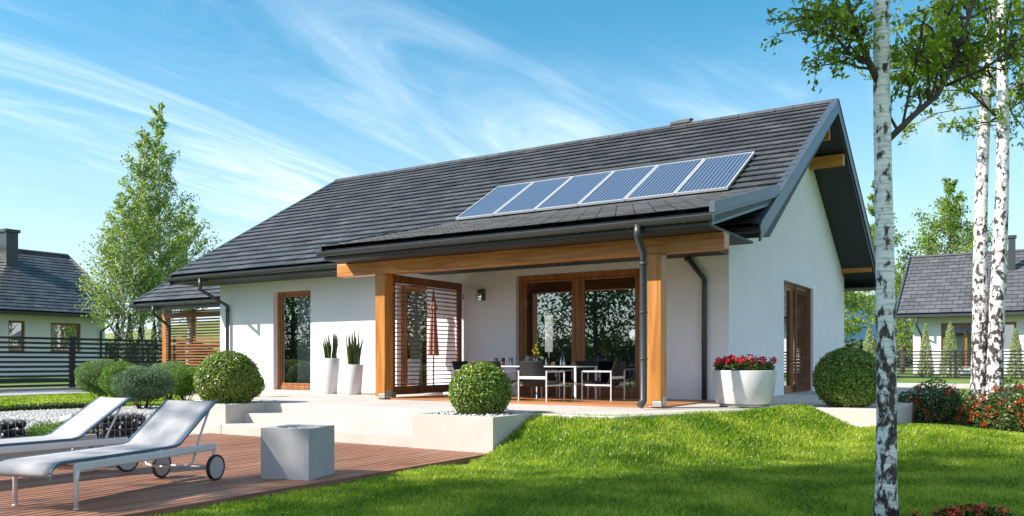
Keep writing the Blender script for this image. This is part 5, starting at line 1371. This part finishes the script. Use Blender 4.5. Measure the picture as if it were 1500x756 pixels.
A = [wp(1287, 122, 6.0), wp(1270, 85, 5.95), wp(1252, 40, 5.9), wp(1240, -5, 5.85), wp(1222, -80, 5.8)]
endsA = [wp(px, py, 5.9 + rr.uniform(-.35, .35)) for px, py in ((1122, 30), (1140, 50), (1160, 12), (1185, 40), (1205, 15), (1175, 92), (1195, 98), (1215, 82), (1190, 70), (1225, 55), (1250, 66), (1262, 40), (1275, 20), (1235, 25), (1205, -20), (1160, -25), (1265, -10), (1245, 85), (1178, 28), (1228, -35), (1150, 38), (1212, 40))]
spec.append((A, [0.026, 0.022, 0.019, 0.016, 0.011], endsA))
A2 = [wp(1265, 92, 5.96), wp(1243, 76, 5.9), wp(1226, 56, 5.85), wp(1205, 30, 5.8), wp(1190, 15, 5.78)]
spec.append((A2, [0.014, 0.012, 0.010, 0.008, 0.005], [wp(1180, 62, 5.8), wp(1205, 62, 5.7), wp(1168, 45, 5.75), wp(1212, 92, 5.85)]))
B_ = [wp(1300, 206, 6.0), wp(1335, 172, 6.05), wp(1372, 140, 6.1), wp(1396, 98, 6.1), wp(1410, 55, 6.1), wp(1430, -10, 6.1), wp(1445, -90, 6.1)]
endsB = [wp(px, py, 6.1 + rr.uniform(-.45, .45)) for px, py in ((1320, 65), (1332, 110), (1312, 45), (1322, 92), (1340, 25), (1345, 145), (1352, 75), (1365, 40), (1372, 95), (1385, 20), (1392, 62), (1405, 110), (1420, 80), (1430, 40), (1412, 15), (1445, 95), (1455, 60), (1440, 10), (1360, 10), (1378, 5), (1465, 30), (1425, 115), (1335, 140), (1398, -10), (1308, 78), (1350, 118), (1362, 62), (1410, 45), (1435, 70), (1450, 25))]
spec.append((B_, [0.024, 0.022, 0.020, 0.018, 0.015, 0.012, 0.008], endsB))
B2 = [wp(1322, 184, 6.03), wp(1333, 130, 6.0), wp(1346, 80, 5.95), wp(1352, 40, 5.9)]
spec.append((B2, [0.010, 0.009, 0.007, 0.005], [wp(1330, 55, 5.9), wp(1325, 118, 5.95), wp(1368, 52, 5.9), wp(1345, 8, 5.85)]))
B3 = [wp(1384, 126, 6.1), wp(1425, 108, 6.0), wp(1462, 88, 5.9), wp(1500, 50, 5.85)]
spec.append((B3, [0.014, 0.011, 0.008, 0.005], [wp(px, py, 5.95 + rr.uniform(-.3, .3)) for px, py in ((1450, 115), (1470, 60), (1482, 100), (1495, 78), (1500, 30), (1440, 75), (1476, 35), (1510, 95), (1460, 118), (1492, 55))]))
twigs_with_leaves(t, spec, 17, 0.050, 'leaf_birch', dens=15)
def twin(label, px0, px1, d, seed, r0):
    x, y = dpt(px0, d); x1, y1 = dpt(px1, d)
    t = thing('birch_tree', label, 'tree', (x, y, -0.5), group='white birches on the lawn')
    mb = MB(); pts = []; rads = []
    for k in range(30):
        z = k / 29 * 12.0; u = z / 5.2
        pts.append(((x1 - x) * u + .03 * math.sin(z * .9 + seed), (y1 - y) * u + .02 * math.cos(z * .8), z)); rads.append(max(.02, r0 * (1 - z / 15) + .05 * math.exp(-z * 4)))
    mb.tube(pts, rads, 20); mb.build('trunk', M['birch_dark'], t, world=False, fix=False)
    rng = np.random.default_rng(seed); spec = []
    for k in range(13):
        z = 5.0 + k * 0.40; u = z / 5.2; a = np.array([x + (x1 - x) * u, y + (y1 - y) * u, z - .5]); az = k * 2.4 + seed; L = 1.6
        dd = np.array([math.cos(az), math.sin(az), 0.45 + .2 * rng.random()]); p1_ = a + dd * L * .5; p2_ = a + dd * L + np.array([0, 0, .15])
        ends = [a + dd * L * rng.uniform(.35, 1.0) + rng.normal(scale=.42, size=3) for _ in range(8)] + [p2_ + rng.normal(scale=.3, size=3) for _ in range(3)]
        spec.append(([a, p1_, p2_], [.024, .015, .007], ends))
    twigs_with_leaves(t, spec, seed + 5, 0.062, 'leaf_birch', dens=13, width=0.26)
twin('rough white birch trunk, the leaning one of the twin pair in the red shrub', 1428, 1445, 13.4, 1, 0.128)
twin('rough white birch trunk, the straight one of the twin pair nearer the frame edge', 1459, 1467, 13.2, 4, 0.130)

# red berried shrubs
def berry_shrub(label, x, y, z, w, dd_, h, seed, n, nb):
    t = thing('berry_shrub', label, 'shrub', (x, y, z), group='red berried shrubs')
    rng = np.random.default_rng(seed); d = rand_dirs(rng, n); d[:, 2] = np.abs(d[:, 2])
    lump = 1 + 0.13 * np.sin(d[:, 0] * 6 + seed) * np.sin(d[:, 1] * 5) + 0.08 * np.sin(d[:, 2] * 9 + d[:, 0] * 7)
    sh = (1 - .6 * rng.random(n) ** 2) * lump
    p = d * sh[:, None] * np.array([w / 2, dd_ / 2, h])
    st = MB()
    for k in range(12):
        e = p[rng.integers(n)]; st.tube([(0.05 * rng.normal(), 0.05 * rng.normal(), -.05), tuple(e * np.array([.5, .5, .45])), tuple(e)], [.012, .009, .004], 5)
    st.build('stems', M['stem'], t, world=False)
    leaf_cloud('foliage', p + np.array([x, y, z]), 0.05, M['shrub'], t, rng, .55, outward=d, out_w=.3)
    pos = []
    for k in range(nb):
        e = rand_dirs(rng, 1)[0]; e[2] = abs(e[2]) * .8 + .25; e /= np.linalg.norm(e); c = e * np.array([w / 2, dd_ / 2, h]) * rng.uniform(.9, 1.04); pos.append(c + rng.normal(scale=.022, size=(16, 3)))
    tag(leaf_cloud('berries', np.concatenate(pos) + np.array([x, y, z]), 0.028, M['berry'], t, rng, .95), kind='stuff')
berry_shrub('dark shrub with red berries between the thick birch and the twin trunks', -1.45, 15.2, -0.48, 1.45, 1.2, 0.78, 1, 9000, 60)
berry_shrub('sunlit shrub thick with orange red berries round the foot of the twin trunks', -0.30, 14.3, -0.50, 1.7, 1.3, 0.80, 2, 11000, 150)
bx_, by_ = dpt(1345, 5.6); berry_shrub('low red berried sprig at the bottom frame edge beside the thick birch', bx_, by_, -0.56, 0.45, 0.4, 0.175, 3, 800, 26)
bx_, by_ = dpt(1440, 5.75); berry_shrub('low red berried sprig at the bottom frame corner', bx_, by_, -0.56, 0.75, 0.45, 0.22, 4, 1300, 36)

# garden trees behind the camera: they shade the lawn and show in the windows
def garden_tree(label, x, y, H, w, zb, seed, n, ls=0.16):
    t = thing('garden_tree', label, 'tree', (x, y, -0.55), group='garden trees behind the viewpoint')
    grow(t, seed, H, 0.2, zb, lambda u: w * math.sqrt(max(0.02, 1 - (1.6 * u - 0.6) ** 2)) if u > 0.1 else w * .7, 30, 0.45, n, ls, 'bark', 'leaf_garden', spread=0.17)
garden_tree('leafy garden tree whose shade falls across the front lawn', -12.9, -5.75, 17.5, 3.3, 9.8, 31, 20000, 0.24)
garden_tree('leafy garden tree mirrored in the sliding door', -20.0, -12.0, 9.0, 4.0, 1.2, 32, 11000, 0.20)
garden_tree('leafy garden tree mirrored in the tall window', -43.0, -12.0, 10.0, 4.5, 1.0, 33, 12000, 0.20)
garden_tree('leafy garden tree mirrored behind the slatted screen', -34.0, -14.0, 9.5, 4.2, 1.2, 34, 12000, 0.20)

# ------------------------------------------------------------------ grass
rng = np.random.default_rng(99)
def scatter(n, dmin, dmax, tmin, tmax):
    d = np.sqrt(rng.uniform(dmin ** 2, dmax ** 2, n)); tt = rng.uniform(tmin, tmax, n); l = tt * d
    c, s = math.cos(R(YAW)), math.sin(R(YAW)); return c * l - s * d, s * l + c * d, d
PX, PYY, PD = [], [], []
for n, a, b_, t0, t1 in ((330000, 4.8, 9.0, -.52, .70), (210000, 9.0, 13.5, -.05, .68), (60000, 13.5, 22, .36, .70), (110000, 13.0, 24.5, -.68, -.30)):
    x, y, d = scatter(n, a, b_, t0, t1); PX.append(x); PYY.append(y); PD.append(d)
PX, PYY, PD = np.concatenate(PX), np.concatenate(PYY), np.concatenate(PD)
ok = ~under_built(PX, PYY) & ~((PX < DECK_X1 + .03) & (PX > -11.1) & (PYY < 8.5)) & ~gravel_zone(PX, PYY) & ~((PX < -23.2)) & ~((PX > -6.9) & (PX < -5.58) & (PYY > 8.3) & (PYY < 9.8)) & ~((PX < -11) & (PYY < 4.0))
ok &= ~((PX > -1.2) & (PYY > 24)) & ~((PX > -12.6) & (PX < -5.62) & (PYY > 8.3) & (PYY < 23.5)) & ~((PX > -17.7) & (PX < -12) & (PYY > 12.65) & (PYY < 23.5)) 
PX, PYY, PD = PX[ok], PYY[ok], PD[ok]
PZ_ = ground_z(PX, PYY); n = len(PX)
clump = 0.5 + 0.5 * np.sin(PX * 3.1 + 1.3 * np.sin(PYY * 2.3)) * np.sin(PYY * 2.7 + 1.1 * np.sin(PX * 1.9))
hgt = rng.uniform(.030, .066, n) * (0.75 + .4 * clump); wid = np.maximum(0.0050, 0.00085 * PD) * rng.uniform(.7, 1.3, n)
az = rng.uniform(0, 2 * PI, n); lx, ly = np.cos(az), np.sin(az); la = rng.uniform(0, 2 * PI, n); lean = rng.uniform(.15, 1.0, n) * hgt
dx, dy = np.cos(la) * lean + 0.004, np.sin(la) * lean
b0 = np.stack([PX, PYY, PZ_ - .004], 1); side = np.stack([lx * wid / 2, ly * wid / 2, np.zeros(n)], 1)
mid = b0 + np.stack([dx * .35, dy * .35, hgt * .6], 1); tip = b0 + np.stack([dx, dy, hgt], 1)
V = np.stack([b0 - side, b0 + side, mid + side * .8, mid - side * .8, tip], 1).reshape(-1, 3)
base = (np.arange(n) * 5)[:, None]
loops = (base + np.array([[0, 1, 2, 3, 3, 2, 4]])).ravel(); tot = np.tile([4, 3], n)
go = np_mesh('grass', V, loops, tot, M['grass']); tag(go, 'short bright green lawn grass around the deck and terrace', 'grass', kind='stuff')
